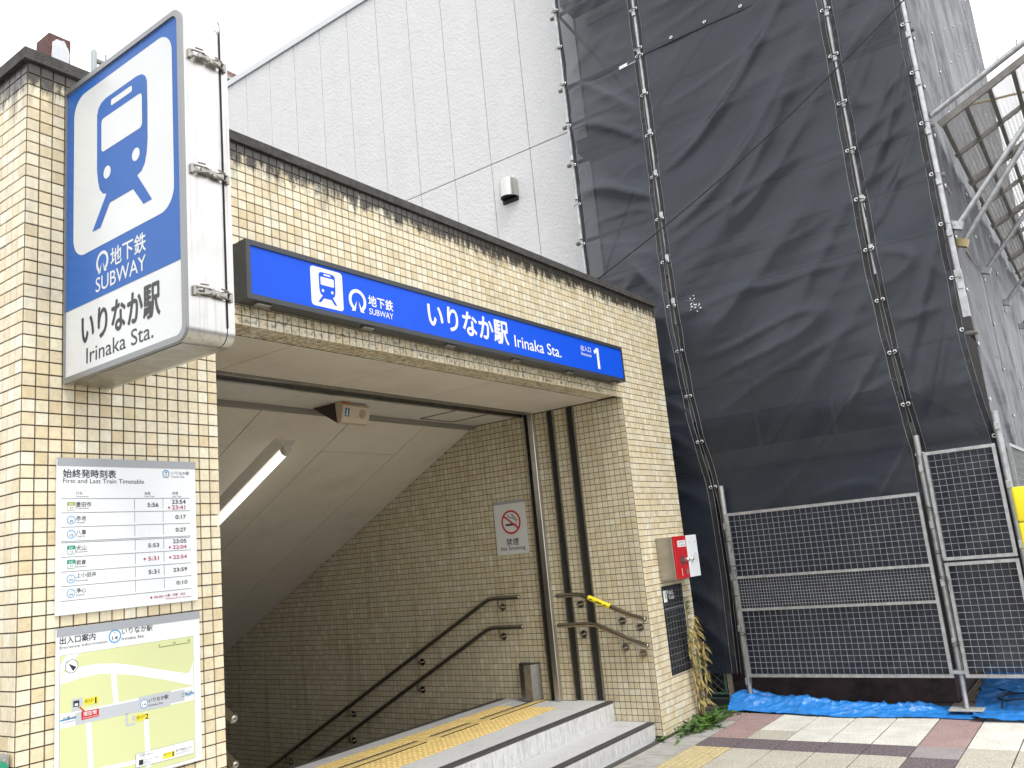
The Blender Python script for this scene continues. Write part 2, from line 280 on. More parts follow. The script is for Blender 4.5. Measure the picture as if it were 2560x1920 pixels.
# ---------------------------------------------------------------- mesh helpers
class MB:
    def __init__(s): s.v = []; s.f = []
    def add(s, vs, fs):
        o = len(s.v); s.v += [tuple(p) for p in vs]; s.f += [tuple(i + o for i in f) for f in fs]; return s
    def box(s, x0, x1, y0, y1, z0, z1):
        v = [(x, y, z) for x in (x0, x1) for y in (y0, y1) for z in (z0, z1)]
        return s.add(v, [(0, 1, 3, 2), (4, 6, 7, 5), (0, 4, 5, 1), (2, 3, 7, 6), (0, 2, 6, 4), (1, 5, 7, 3)])
    def obox(s, c, ax, ay, az):
        """box about centre c with half-axis vectors"""
        c = Vector(c); ax, ay, az = Vector(ax), Vector(ay), Vector(az)
        v = [c + ax * i + ay * j + az * k for i in (-1, 1) for j in (-1, 1) for k in (-1, 1)]
        return s.add(v, [(0, 1, 3, 2), (4, 6, 7, 5), (0, 4, 5, 1), (2, 3, 7, 6), (0, 2, 6, 4), (1, 5, 7, 3)])
    def bar(s, a, b, wv, tv):
        """flat bar from a to b with half-width vector wv and half-thickness vector tv"""
        a, b = Vector(a), Vector(b)
        return s.obox((a + b) / 2, (b - a) / 2, wv, tv)
    def bevbox(s, x0, x1, y0, y1, z0, z1, b, seg=2):
        bm = bmesh.new(); bmesh.ops.create_cube(bm, size=1)
        for v in bm.verts: v.co = ((x0 + x1) / 2 + v.co.x * (x1 - x0), (y0 + y1) / 2 + v.co.y * (y1 - y0), (z0 + z1) / 2 + v.co.z * (z1 - z0))
        bmesh.ops.bevel(bm, geom=list(bm.edges), offset=b, segments=seg, affect='EDGES', profile=0.5)
        s.frombm(bm); return s
    def frombm(s, bm):
        bm.verts.index_update()
        s.add([v.co.copy() for v in bm.verts], [[v.index for v in f.verts] for f in bm.faces]); bm.free()
    def tube(s, pts, r, n=10, cap=True):
        pts = [Vector(p) for p in pts]; rings = []
        rr = r if isinstance(r, (list, tuple)) else [r] * len(pts)
        up = Vector((0, 0, 1)); prev = None
        for i, p in enumerate(pts):
            if i == 0: d = pts[1] - p
            elif i == len(pts) - 1: d = p - pts[i - 1]
            else: d = (pts[i + 1] - p).normalized() + (p - pts[i - 1]).normalized()
            d.normalize()
            if prev is None:
                a = d.cross(up)
                if a.length < 1e-3: a = d.cross(Vector((1, 0, 0)))
            else:
                a = prev - d * prev.dot(d)
                if a.length < 1e-4: a = d.cross(up)
            a.normalize(); prev = a; b = d.cross(a)
            rings.append([p + (a * math.cos(2 * math.pi * k / n) + b * math.sin(2 * math.pi * k / n)) * rr[i] for k in range(n)])
        vs = [q for rg in rings for q in rg]; fs = []
        for i in range(len(pts) - 1):
            for k in range(n):
                fs.append((i * n + k, i * n + (k + 1) % n, (i + 1) * n + (k + 1) % n, (i + 1) * n + k))
        if cap: fs.append(tuple(range(n - 1, -1, -1))); fs.append(tuple((len(pts) - 1) * n + k for k in range(n)))
        return s.add(vs, fs)
    def disc(s, c, nrm, r, t, n=20):
        c, nrm = Vector(c), Vector(nrm).normalized()
        return s.tube([c - nrm * t / 2, c + nrm * t / 2], r, n)
    def torus(s, c, nrm, r, rt, n=14, m_=6):
        c, nrm = Vector(c), Vector(nrm).normalized()
        a = nrm.orthogonal().normalized(); b = nrm.cross(a); vs = []; fs = []
        for i in range(n):
            d = a * math.cos(2 * math.pi * i / n) + b * math.sin(2 * math.pi * i / n)
            for j in range(m_):
                vs.append(c + d * (r + rt * math.cos(2 * math.pi * j / m_)) + nrm * rt * math.sin(2 * math.pi * j / m_))
        for i in range(n):
            for j in range(m_):
                fs.append((i * m_ + j, ((i + 1) % n) * m_ + j, ((i + 1) % n) * m_ + (j + 1) % m_, i * m_ + (j + 1) % m_))
        return s.add(vs, fs)
    def prism(s, poly, off):
        """polygon (3D points, convex or not) extruded by vector off, sides + both caps"""
        n = len(poly); off = Vector(off); p = [Vector(q) for q in poly]
        vs = p + [q + off for q in p]
        fs = [tuple(range(n)), tuple(range(2 * n - 1, n - 1, -1))] + [(i, (i + 1) % n, (i + 1) % n + n, i + n) for i in range(n)]
        return s.add(vs, fs)
    def poly(s, pts): return s.add(pts, [tuple(range(len(pts)))])

def obj(name, mb, material, parent=None, smooth=False, kind=None, label=None):
    me = bpy.data.meshes.new(name)
    o0 = parent_origin(parent)
    me.from_pydata([(v[0] - o0.x, v[1] - o0.y, v[2] - o0.z) for v in mb.v], [], mb.f)
    me.update()
    bm = bmesh.new(); bm.from_mesh(me)
    if len(bm.faces) < 60000: bmesh.ops.recalc_face_normals(bm, faces=bm.faces)
    bm.to_mesh(me); bm.free()
    if smooth:
        for p in me.polygons: p.use_smooth = True
    if material: me.materials.append(material)
    o = bpy.data.objects.new(name, me); col.objects.link(o)
    if parent: o.parent = parent
    if smooth == 'angle': autosmooth(o)
    if kind: o['kind'] = kind
    if label: o['label'] = label
    return o
def autosmooth(o, ang=35):
    me = o.data; bm = bmesh.new(); bm.from_mesh(me)
    for e in bm.edges:
        if len(e.link_faces) == 2 and e.calc_face_angle(0) > R(ang): e.smooth = False
    bm.to_mesh(me); bm.free()
def parent_origin(p):
    o = Vector((0, 0, 0))
    while p: o += Vector(p.location); p = p.parent
    return o
def thing(name, label, cat, loc, group=None):
    e = bpy.data.objects.new(name, None); e.empty_display_size = 0.1; e.location = loc; col.objects.link(e)
    e['label'] = label; e['category'] = cat
    if group: e['group'] = group
    return e
def tag(o, label, cat, group=None):
    o['label'] = label; o['category'] = cat
    if group: o['group'] = group
    return o
def struct(o): o['kind'] = 'structure'; return o
def origin_to(o, p):
    """give a one-mesh thing its origin at p"""
    p = Vector(p)
    o.data.transform(Matrix.Translation(-p)); o.location = p
    return o

# ---------------------------------------------------------------- lettering: every string is shaped once from the built-in typeface
TXT = {}
def shape_text(strings):
    obs = []
    for key in strings:
        s, bold = key
        cu = bpy.data.curves.new('lettering_source', 'FONT'); cu.body = s; cu.size = 1.0; cu.resolution_u = 4
        cu.offset = bold; cu.fill_mode = 'FRONT'
        o = bpy.data.objects.new('lettering_source', cu); col.objects.link(o); obs.append((key, o, cu))
    dg = bpy.context.evaluated_depsgraph_get()
    for key, o, cu in obs:
        me = bpy.data.meshes.new_from_object(o.evaluated_get(dg))
        vs = [(v.co.x, v.co.y) for v in me.vertices]; fs = [tuple(p.vertices) for p in me.polygons]
        if vs:
            x0 = min(v[0] for v in vs); x1 = max(v[0] for v in vs); y0 = min(v[1] for v in vs); y1 = max(v[1] for v in vs)
            TXT[key] = ([((x - x0) / max(x1 - x0, 1e-6), (y - y0) / max(y1 - y0, 1e-6)) for x, y in vs], fs, (x1 - x0) / max(y1 - y0, 1e-6))
        bpy.data.meshes.remove(me)
    for key, o, cu in obs:
        bpy.data.objects.remove(o); bpy.data.curves.remove(cu)
PENDING = []
class Panel:
    """a flat printed face: (u, v) on the face plus a height d off it"""
    def __init__(s, fn, base): s.fn = fn; s.base = base; s.layers = {}; s.words = []; s.extra = []; s.join = False; s.natural = False
    def mb(s, material): return s.layers.setdefault(material.name, (MB(), material))[0]
    def poly(s, material, pts, d, own=None):
        b = s.mb(material) if not own else MB()
        if own: s.extra.append((own, b, material))
        b.poly([s.fn(u, v, s.base + d) for u, v in pts])
    def rect(s, material, u0, v0, u1, v1, d): s.poly(material, [(u0, v0), (u1, v0), (u1, v1), (u0, v1)], d)
    def rrect(s, material, u0, v0, u1, v1, r, d, n=6):
        s.poly(material, rounded(u0, v0, u1, v1, r, n), d)
    def circle(s, material, cu, cv, r, d, n=32, ru=None):
        ru = ru or r
        s.poly(material, [(cu + ru * math.cos(2 * math.pi * k / n), cv + r * math.sin(2 * math.pi * k / n)) for k in range(n)], d)
    def ring(s, material, cu, cv, r, t, d, a0=0, a1=360, n=40, t1=None):
        b = s.mb(material); vs = []; fs = []
        for k in range(n + 1):
            a = R(a0 + (a1 - a0) * k / n)
            tt = t if t1 is None else t + (t1 - t) * k / n
            for rr in (r, r - tt): vs.append(s.fn(cu + rr * math.cos(a), cv + rr * math.sin(a), s.base + d))
        for k in range(n): fs.append((2 * k, 2 * k + 2, 2 * k + 3, 2 * k + 1))
        b.add(vs, fs)
    def line(s, material, u0, v0, u1, v1, w, d):
        dx, dy = u1 - u0, v1 - v0; l = math.hypot(dx, dy); nx, ny = -dy / l * w / 2, dx / l * w / 2
        s.poly(material, [(u0 - nx, v0 - ny), (u1 - nx, v1 - ny), (u1 + nx, v1 + ny), (u0 + nx, v0 + ny)], d)
    def text(s, material, st, u0, v0, u1, v1, d, bold=0.0, skew=0.0):
        PENDING.append((s, material, st, u0, v0, u1, v1, d, bold, skew))
    def build(s, parent, name='print', kind=None):
        for k, (b, material) in s.layers.items():
            obj(name, b, material, parent, kind=kind)
        for (b, material) in s.words: obj('lettering', b, material, parent)
        for (nm_, b, material) in s.extra: obj(nm_, b, material, parent)
def rounded(u0, v0, u1, v1, r, n=6):
    p = []
    for (cx, cy, a0) in ((u1 - r, v1 - r, 0), (u0 + r, v1 - r, 90), (u0 + r, v0 + r, 180), (u1 - r, v0 + r, 270)):
        for k in range(n + 1):
            a = R(a0 + 90 * k / n); p.append((cx + r * math.cos(a), cy + r * math.sin(a)))
    return p
def flush_text():
    shape_text(sorted({(p[2], 0.0) for p in PENDING}))
    for (pan, material, st, u0, v0, u1, v1, d, bold, skew) in PENDING:
        if (st, 0.0) not in TXT: continue
        vs, fs, asp = TXT[(st, 0.0)]
        if pan.natural and len(st) > 1:
            nat = (u1 - u0) / asp
            v1 = v0 + (nat if any(ord(c) > 0x2e80 for c in st) else max(v1 - v0, .72 * nat))
        if pan.join: tgt = pan.mb(material)
        else: tgt = MB(); pan.words.append((tgt, material))
        e = bold * (v1 - v0) * 1.3
        for q, (eu, ev) in enumerate(((0, 0), (e, 0), (-e, 0), (0, e), (0, -e)) if e > 0 else ((0, 0),)):      # heavier weight: overprinted with tiny shifts
            tgt.add([pan.fn(u0 + (u1 - u0) * x + eu, v0 + (v1 - v0) * y + skew * x + ev, pan.base + d + q * .00008) for x, y in vs], fs)
    PENDING.clear()

# ================================================================ GROUND
GX0, GX1 = 2.334, 6.32
g = MB()
big = 600
for (x0, x1, y0, y1) in ((-big, GX0, -big, big), (GX1, big, -big, big), (GX0, GX1, -big, 0.05), (GX0, GX1, 9.6, big)):
    g.add([(x0, y0, -0.012), (x1, y0, -0.012), (x1, y1, -0.012), (x0, y1, -0.012)], [(0, 1, 2, 3)])
ground = struct(obj('ground', g, M_ASPH))
def gx_(i): return 6.145 + 0.295 * i
# pavement: a bed with real slabs on a 300 mm grid (Y lines at -0.03-0.3k, X lines near 6.14+0.3k)
pv = bpy.data.objects.new('pavement', None); col.objects.link(pv); struct(pv)
b = MB(); b.box(-14, 30, -6.0, 0.02, -0.01, -0.006); obj('bedding', b, M_JOINT, pv)
b = MB()
for (x0, x1, y0, y1) in ((-14, gx_(-14), -6.0, 0.0), (gx_(6), 30, -6.0, -2.62), (gx_(-14), gx_(6), -6.0, -3.64)): b.box(x0, x1, y0, y1, -0.006, -0.001)
obj('slab_field', b, paver_field, pv)
slab_me = {}
def slab(x0, x1, y0, y1, M, dz=0.0):
    key = (round(x1 - x0, 3), round(y1 - y0, 3), M.name)
    if key not in slab_me:
        hw, hd = (x1 - x0) / 2 - 0.0042, (y1 - y0) / 2 - 0.0042; c = 0.003
        vs = [(-hw, -hd, -0.03), (hw, -hd, -0.03), (hw, hd, -0.03), (-hw, hd, -0.03), (-hw, -hd, -c), (hw, -hd, -c), (hw, hd, -c), (-hw, hd, -c),
              (-hw + c, -hd + c, 0), (hw - c, -hd + c, 0), (hw - c, hd - c, 0), (-hw + c, hd - c, 0)]
        fs = [(8, 9, 10, 11)] + [(i, (i + 1) % 4, (i + 1) % 4 + 4, i + 4) for i in range(4)] + [(i + 4, (i + 1) % 4 + 4, (i + 1) % 4 + 8, i + 8) for i in range(4)]
        me = bpy.data.meshes.new('paving_slab'); me.from_pydata(vs, [], fs); me.materials.append(M); slab_me[key] = me
    o = bpy.data.objects.new('paving_slab', slab_me[key]); col.objects.link(o); o.parent = pv
    o.location = ((x0 + x1) / 2, (y0 + y1) / 2, dz)
    o.rotation_euler = (random.uniform(-.003, .003), random.uniform(-.003, .003), random.uniform(-.004, .004))
    return o
tact_me = {}
def tactile_mesh(M, size=0.30):
    if M.name in tact_me: return tact_me[M.name]
    bm = MB(); h = size / 2 - 0.002
    bm.box(-h, h, -h, h, -0.03, 0)
    n = 6; p = size / n
    for i in range(n):
        for j in range(n):
            cx, cy = -size / 2 + p * (i + .5), -size / 2 + p * (j + .5)
            vs = []; k = 8
            for (r, z) in ((0.0135, 0), (0.011, 0.0035), (0.006, 0.005)):
                vs += [(cx + r * math.cos(2 * math.pi * q / k), cy + r * math.sin(2 * math.pi * q / k), z) for q in range(k)]
            fs = [(a * k + q, a * k + (q + 1) % k, (a + 1) * k + (q + 1) % k, (a + 1) * k + q) for a in range(2) for q in range(k)] + [tuple(2 * k + q for q in range(k))]
            bm.add(vs, fs)
    me = bpy.data.meshes.new('tactile_tile'); me.from_pydata(bm.v, [], bm.f); me.materials.append(M); tact_me[M.name] = me
    return me
def gy(k): return -0.03 - 0.3 * k
def gx(i): return 6.145 + 0.295 * i
for i in range(-14, 6):
    for k in range(0, 12):
        x0, x1 = gx(i), gx(i + 1); y1, y0 = gy(k), gy(k + 1)
        if i >= 4 and k < 6: continue
        if k == 0:
            if x1 < 7.2: slab(x0, x1, y0, y1, M_CONC, -0.004)
            else: slab(x0, x1, y0, y1, M_PVPINK)
            continue
        if k == 1 and i < 0:
            o = bpy.data.objects.new('tactile_tile', tactile_mesh(M_TACT2)); col.objects.link(o); o.parent = pv; o.location = ((x0 + x1) / 2, (y0 + y1) / 2, 0); o.scale = (0.98, 1, 1); continue
        if i == 0: M = M_PVDARK if k < 6 else (M_PVGREY if k == 6 else M_PVBEIGE)
        elif i > 0: M = M_PVPINK if k in (1, 6) else (M_PVWHITE if random.random() < .93 else M_PVBEIGE)
        elif i == -1 and k == 6: M = M_PVDARK
        else: M = M_PVBEIGE
        slab(x0, x1, y0, y1, M, random.uniform(-.0015, .001))

# ================================================================ SUBWAY ENTRANCE
PL0, PL1 = 1.492, 2.334      # left pillar
RW, PR1 = 6.32, 7.18         # right inner wall, right end of facade
TOPZ, SOF = 3.685, 2.74
P = 0.0505                   # mosaic pitch
ent = thing('subway_entrance', 'cream mosaic-tiled subway entrance with stairs going down under the blue station name sign', 'subway entrance', (4.3, 0, 0))
b = MB(); b.box(PL0, PL1, 0, 9.5, -4, TOPZ - 0.3); b.box(PL0, PL1, 0, 0.25, TOPZ - 0.3, TOPZ); b.box(PL0, PL0 + 0.2, 0.25, 9.5, TOPZ - 0.3, TOPZ)
obj('wall', b, M_GROUT, ent)
b = MB(); b.box(RW, PR1, 0, 9.5, -4, TOPZ - 0.3); b.box(RW, PR1, 0, 0.25, TOPZ - 0.3, TOPZ); obj('wall', b, M_GROUT, ent)
b = MB(); b.box(PL1, RW, 0.0, 0.22, SOF + 0.006, TOPZ); b.box(PL1, RW, 0.22, 1.7, SOF + 0.16, TOPZ - 0.3); obj('lintel', b, M_GROUT, ent)
b = MB(); b.box(PL0 - 0.022, PR1 + 0.022, -0.022, 0.27, TOPZ, TOPZ + 0.05); b.box(PL0 - 0.022, PL0 + 0.2, 0.27, 9.5, TOPZ, TOPZ + 0.05); obj('coping', b, M_COPING, ent)

def tile_geo(mb, fn, u, v, hw, hv, h, rnd):
    """one chamfered mosaic tile on mapping fn(u,v,d)"""
    c = 0.0013; j = rnd.uniform(-0.0006, 0.0006)
    tl = [rnd.uniform(-0.0005, 0.0005) for _ in range(4)]
    o = len(mb.v)
    for (su, sv) in ((-1, -1), (1, -1), (1, 1), (-1, 1)): mb.v.append(fn(u + su * hw, v + sv * hv, 0))
    for q, (su, sv) in enumerate(((-1, -1), (1, -1), (1, 1), (-1, 1))): mb.v.append(fn(u + su * (hw - c), v + sv * (hv - c), h + j + tl[q]))
    mb.f += [(o + 4, o + 5, o + 6, o + 7)] + [(o + q, o + (q + 1) % 4, o + (q + 1) % 4 + 4, o + q + 4) for q in range(4)]
facade = lambda u, v, d: (u, -d, v)
rnd = random.Random(3)
# facade grid: columns from the left corner, rows down from the coping
cells = []
ncol = int((PR1 - PL0) / P) + 1; PXT = (PR1 - PL0) / round((PR1 - PL0) / P)
nrow = int(TOPZ / P) + 1
for i in range(round((PR1 - PL0) / PXT)):
    u = PL0 + (i + 0.5) * PXT
    for j in range(nrow):
        v = TOPZ - (j + 0.5) * P
        if v < 0.0: continue
        if PL1 < u < RW and v < SOF: continue
        cells.append((u, v))
def hidden(u, v):            # behind the boards and signs
    if 1.62 < u < 2.215 and 0.82 < v < 1.40: return True
    if 1.62 < u < 2.215 and 1.46 < v < 2.045: return True
    return False
def visible_size(u, v):
    d = Vector((u, 0, v)) - CAM; z = d.dot(FWD); px = d.dot(RIGHT) / z * F_PX + 1280; py = d.dot(DOWN) / z * F_PX + 960
    if not (10 < px < 2550 and 10 < py < 1910): return 0
    if 150 < px < 575 and py < 960 - (px - 153) * 0.36 and py > 228 - (px - 162) * .75: return 0   # behind the projecting sign
    if hidden(u, v): return 0
    return 1.0 / (d.length ** 2) * abs(d.normalized().y)
ranked = sorted(cells, key=lambda c: -visible_size(*c))
single = set(ranked[:296])
proto = MB(); tile_geo(proto, lambda u, v, d: (u, -d, v), 0, 0, PXT / 2 - 0.0021, P / 2 - 0.0021, 0.004, random.Random(1))
tme = bpy.data.meshes.new('tile'); tme.from_pydata(proto.v, [], proto.f); tme.materials.append(M_TILE); tme.update()
tf = MB()
for (u, v) in cells:
    if (u, v) in single:
        o = bpy.data.objects.new('tile', tme); col.objects.link(o); o.parent = ent
        o.location = (u - 4.3, rnd.uniform(-0.0005, 0.0005), v); o.rotation_euler = (rnd.uniform(-.012, .012), 0, rnd.uniform(-.012, .012))
    else: tile_geo(tf, facade, u, v, PXT / 2 - 0.0021, P / 2 - 0.0021, 0.004, rnd)
# soffit band under the lintel, return of the left pillar
for i in range(int((RW - PL1) / P)):
    for j in range(4): tile_geo(tf, lambda u, v, d: (u, v, SOF + 0.006 - d), PL1 + (i + .5) * P, 0.028 + j * P, P / 2 - .0021, P / 2 - .0021, 0.003, rnd)
for j in range(nrow):
    v = TOPZ - (j + 0.5) * P
    if v < 0: continue
    for i in range(20): tile_geo(tf, lambda u, v, d: (PL0 - d, u, v), (i + .5) * P, v, P / 2 - .0021, P / 2 - .0021, 0.003, rnd)
    for i in range(20): tile_geo(tf, lambda u, v, d: (PR1 + d, u, v), (i + .5) * P, v, P / 2 - .0021, P / 2 - .0021, 0.003, rnd)
obj('tile_field', tf, M_TILE, ent, kind='stuff')
# inner walls of the stair well
SL = 0.515
def ceil_z(y): return SOF if y < 1.6 else SOF - SL * (y - 1.6)
def stair_z(y): return 0.27 if y < 1.55 else 0.27 - 0.51 * (y - 1.55)
tw = MB(); tl_ = MB()
for i in range(int(9.2 / P)):
    y = (i + .5) * P
    for j in range(-88, nrow):
        v = TOPZ - (j + 0.5) * P if j >= 0 else TOPZ - (j + .5) * P
        pass
    z = SOF - 0.5 * P
    zc, zs = ceil_z(y), stair_z(y) - 0.25
    if y < 0.07: zs = 0.0
    z = SOF - 0.5 * P
    while z > zs:
        if z - P / 2 < zc:
            tile_geo(tw, lambda u, v, d: (RW - d, u, v), y, z, P / 2 - .0021, P / 2 - .0021, 0.003, rnd)
            if y < 5: tile_geo(tl_, lambda u, v, d: (PL1 + d, u, v), y, z, P / 2 - .0021, P / 2 - .0021, 0.003, rnd)
        z -= P
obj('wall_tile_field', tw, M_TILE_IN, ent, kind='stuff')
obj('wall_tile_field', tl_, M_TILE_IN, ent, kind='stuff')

# ceilings: flat strips of panels, shutter slot, sloping panels
XJ = [PL1 + 0.004, 2.993, 3.896, 4.80, 5.675, RW - 0.008]
for a, c in zip(XJ[:-1], XJ[1:]):
    b = MB(); b.bevbox(a + .003, c - .003, 0.222, 0.895, SOF + 0.004, SOF + 0.05, 0.003, 1); obj('ceiling_panel', b, M_CEIL, ent)
    b = MB(); b.bevbox(a + .0015, c - .0015, 1.075, 1.575, SOF + 0.002, SOF + 0.05, 0.002, 1); obj('ceiling_panel', b, M_CEIL2, ent)
b = MB(); b.box(PL1, RW, 0.2, 1.7, SOF + 0.12, SOF + 0.16); obj('slot_backing', b, M_BLACK, ent)
b = MB(); b.box(PL1, RW - 0.006, 0.90, 0.925, SOF - 0.012, SOF + 0.1); b.box(PL1, RW - 0.006, 1.03, 1.07, SOF - 0.012, SOF + 0.1); b.box(PL1, RW - .006, 0.925, 1.03, SOF + 0.03, SOF + 0.05)
obj('shutter_slot', b, M_STEEL_DK, ent)
b = MB(); b.box(PL1, RW - 0.006, 1.58, 1.645, SOF - 0.03, SOF + 0.06); obj('ceiling_trim', b, mat('grey_trim_paint', (0.24, 0.225, 0.195), 0.5), ent)
# inspection hatch frame
b = MB()
for (x0, x1, y0, y1) in ((5.45, 5.89, 1.085, 1.093), (5.45, 5.89, 1.50, 1.508), (5.45, 5.457, 1.085, 1.508), (5.883, 5.89, 1.085, 1.508)): b.box(x0, x1, y0, y1, SOF - 0.003, SOF + 0.002)
obj('hatch_frame', b, M_DKBROWN, ent)
tang = Vector((0, 1, -SL)).normalized(); nrm = Vector((0, -SL, -1)).normalized()
def slope_pt(x, s): return Vector((x, 1.62, SOF - 0.012)) + tang * s
for ci, (a, c) in enumerate(zip(XJ[:-1], XJ[1:])):
    cuts = [0, .48, 2.30, 4.12, 5.94, 7.76, 9.6] if ci % 2 else [0, 1.43, 3.25, 5.07, 6.89, 9.6]
    for s0, s1 in zip(cuts[:-1], cuts[1:]):
        b = MB(); b.obox((slope_pt((a + c) / 2, (s0 + s1) / 2) - nrm * 0.02), Vector(((c - a) / 2 - .0035, 0, 0)), tang * ((s1 - s0) / 2 - .0035), nrm * 0.02)
        obj('ceiling_panel', b, M_CEIL, ent)
b = MB(); b.obox(slope_pt((PL1 + RW) / 2, 4.7) - nrm * 0.13, ((RW - PL1) / 2, 0, 0), tang * 4.9, nrm * 0.08); obj('roof_slab', b, M_BLACK, ent)
b = MB(); b.box(PL1, RW, 9.2, 9.5, -4.6, 0); obj('end_wall', b, mat('end_wall_paint', (0.4, 0.37, 0.3), 0.7), ent)

# steps and landing
n1y, n2y = 0.42, 0.07
b = MB(); b.box(PL1 + .008, RW - .008, n2y, n1y + .06, -0.05, 0.112); obj('step', b, M_STEP, ent)
b = MB(); b.box(PL1 + .008, RW - .008, n1y, 1.55, -0.3, 0.266); obj('landing', b, M_STEP, ent)
# riser facings split into stones
for (yy, z0, z1, cuts) in ((n2y, -0.004, 0.106, (2.345, 3.4, 4.45, 5.45, 6.10, 6.308)), (n1y, 0.114, 0.255, (2.345, 3.30, 4.34, 5.02, 5.75, 6.308))):
    for a, c in zip(cuts[:-1], cuts[1:]):
        b = MB(); b.bevbox(a + .0015, c - .0015, yy - 0.012, yy + 0.005, z0, z1, 0.002, 1); obj('riser_stone', b, M_RISER, ent)
for yy, zz in ((n2y, 0.112), (n1y, 0.266)):
    b = MB(); b.box(PL1 + .01, RW - .01, yy - 0.014, yy + 0.045, zz - 0.006, zz + 0.006); obj('nosing_strip', b, mat('worn_black_nosing', (0.055, 0.05, 0.05), 0.75, var=0.2, vscale=30), ent)
    # pale tread stones in front and behind
for a, c in ((2.345, 3.4), (3.4, 4.45), (4.45, 5.45), (5.45, 6.308)):
    b = MB(); b.box(a + .002, c - .002, n2y + 0.05, n1y - 0.014, 0.112, 0.118); obj('tread_stone', b, M_STEP, ent)
for k in range(7):
    a = 2.345 + k * 0.6; c = min(a + 0.6, 6.308)
    if c - a < .05: continue
    b = MB(); b.box(a + .002, c - .002, n1y + .05, 0.742, 0.266, 0.2725); obj('landing_stone', b, M_STEP, ent)
    b = MB(); b.box(a + .002, c - .002, 1.352, 1.497, 0.266, 0.2725); obj('landing_stone', b, M_STEP, ent)
b = MB(); b.box(PL1 + .01, RW - .01, 1.505, 1.56, 0.262, 0.274); obj('nosing_strip', b, MATS['worn_black_nosing'], ent)
# yellow tactile band on the landing with the steel drain channel running through it
for row, (y0, y1, M) in enumerate(((0.745, 1.045, M_TACT), (1.175, 1.35, M_TACT))):
    for k in range(13):
        x0 = 2.40 + 0.3 * k
        if x0 + .15 > 6.0: continue
        o = bpy.data.objects.new('tactile_tile', tactile_mesh(M)); col.objects.link(o); o.parent = ent
        o.location = (x0 + .15 - 4.3, (y0 + y1) / 2, 0.2735); o.scale = (1, (y1 - y0) / 0.3, 1)
b = MB(); b.box(PL1 + .01, RW - .01, 1.05, 1.17, 0.266, 0.2705); obj('drain_bed', b, M_TACT, ent)
b = MB()
def groove(y, mb):
    mb.box(2.36, 6.30, y - .005, y + .005, 0.268, 0.2745)
groove(1.056, b); groove(1.165, b)
obj('drain_channel', b, M_BLACK, ent)
b = MB(); b.box(2.36, 6.30, 1.135, 1.155, 0.27, 0.276); obj('drain_cover', b, M_STEEL, ent)
for xx in (4.75, 5.35):
    b = MB(); b.bevbox(xx, xx + .14, 1.04, 1.19, 0.2705, 0.2765, .002, 1); obj('drain_box', b, M_TACT, ent)
# flight of stairs going down
for k in range(22):
    y0 = 1.56 + 0.314 * k; z = 0.27 - 0.16 * (k + 1)
    b = MB(); b.box(PL1 + .008, RW - .008, y0, y0 + 0.33, z - 0.25, z); obj('stair', b, M_STAIR, ent)

# shutter guide rails on the right wall
def vrail(y0, y1, x_out, name, dark_in=True):
    b = MB(); b.box(RW - x_out, RW - 0.007, y0, y0 + 0.012, 0.27, SOF + .02); b.box(RW - x_out, RW - .007, y1 - 0.012, y1, 0.27, SOF + .02)
    o = obj(name, b, M_STEEL_DK, ent)
    b = MB(); b.box(RW - x_out * 0.35, RW - 0.0065, y0 + .012, y1 - .012, 0.27, SOF + .02); obj('rail_channel', b, M_BLACK, o)
vrail(0.478, 0.56, 0.022, 'guide_rail'); vrail(0.690, 0.765, 0.022, 'guide_rail')
b = MB(); b.bevbox(RW - 0.055, RW - 0.007, 0.895, 0.95, 0.27, SOF + .02, .004, 1); o = obj('guide_rail', b, M_STEEL, ent)
b = MB(); b.box(RW - 0.05, RW - 0.007, 0.985, 1.0, 0.27, SOF + .02); obj('rail_lip', b, M_STEEL_DK, o)
b = MB(); b.box(RW - 0.02, RW - 0.0065, 0.95, 0.985, 0.27, SOF + .02); obj('rail_channel', b, M_BLACK, o)

# ================================================================ PROJECTING SIGN (X 1.64 .. 1.83, Y -0.83 .. -0.01)
sg = thing('projecting_sign', 'tall boxed projecting sign with blue train symbol and station name, fixed to the left pillar', 'sign', (1.74, 0, 2.34))
def side_loop(y0, y1, z0, z1, r, n=7):
    """loop in the YZ plane with the street-side corners rounded"""
    p = [(y1, z0), (y1, z1)]
    for k in range(n + 1): a = R(90 + 90 * k / n); p.append((y0 + r + r * math.cos(a), z1 - r + r * math.sin(a)))
    for k in range(n + 1): a = R(180 + 90 * k / n); p.append((y0 + r + r * math.cos(a), z0 + r + r * math.sin(a)))
    return p
SY0, SY1, SZ0, SZ1 = -0.835, -0.012, 2.338, 3.607
for (x0, x1) in ((1.652, 1.803), (1.807, 1.838)):
    b = MB(); lp = side_loop(SY0, SY1, SZ0, SZ1, 0.05)
    b.prism([(x0, y, z) for y, z in lp], (x1 - x0, 0, 0)); obj('housing', b, M_STEEL, sg, smooth='angle')
b = MB(); lp = side_loop(SY0 + .004, SY1, SZ0 + .004, SZ1 - .004, 0.048); b.prism([(1.80, y, z) for y, z in lp], (0.01, 0, 0)); obj('seam', b, M_BLACK, sg)
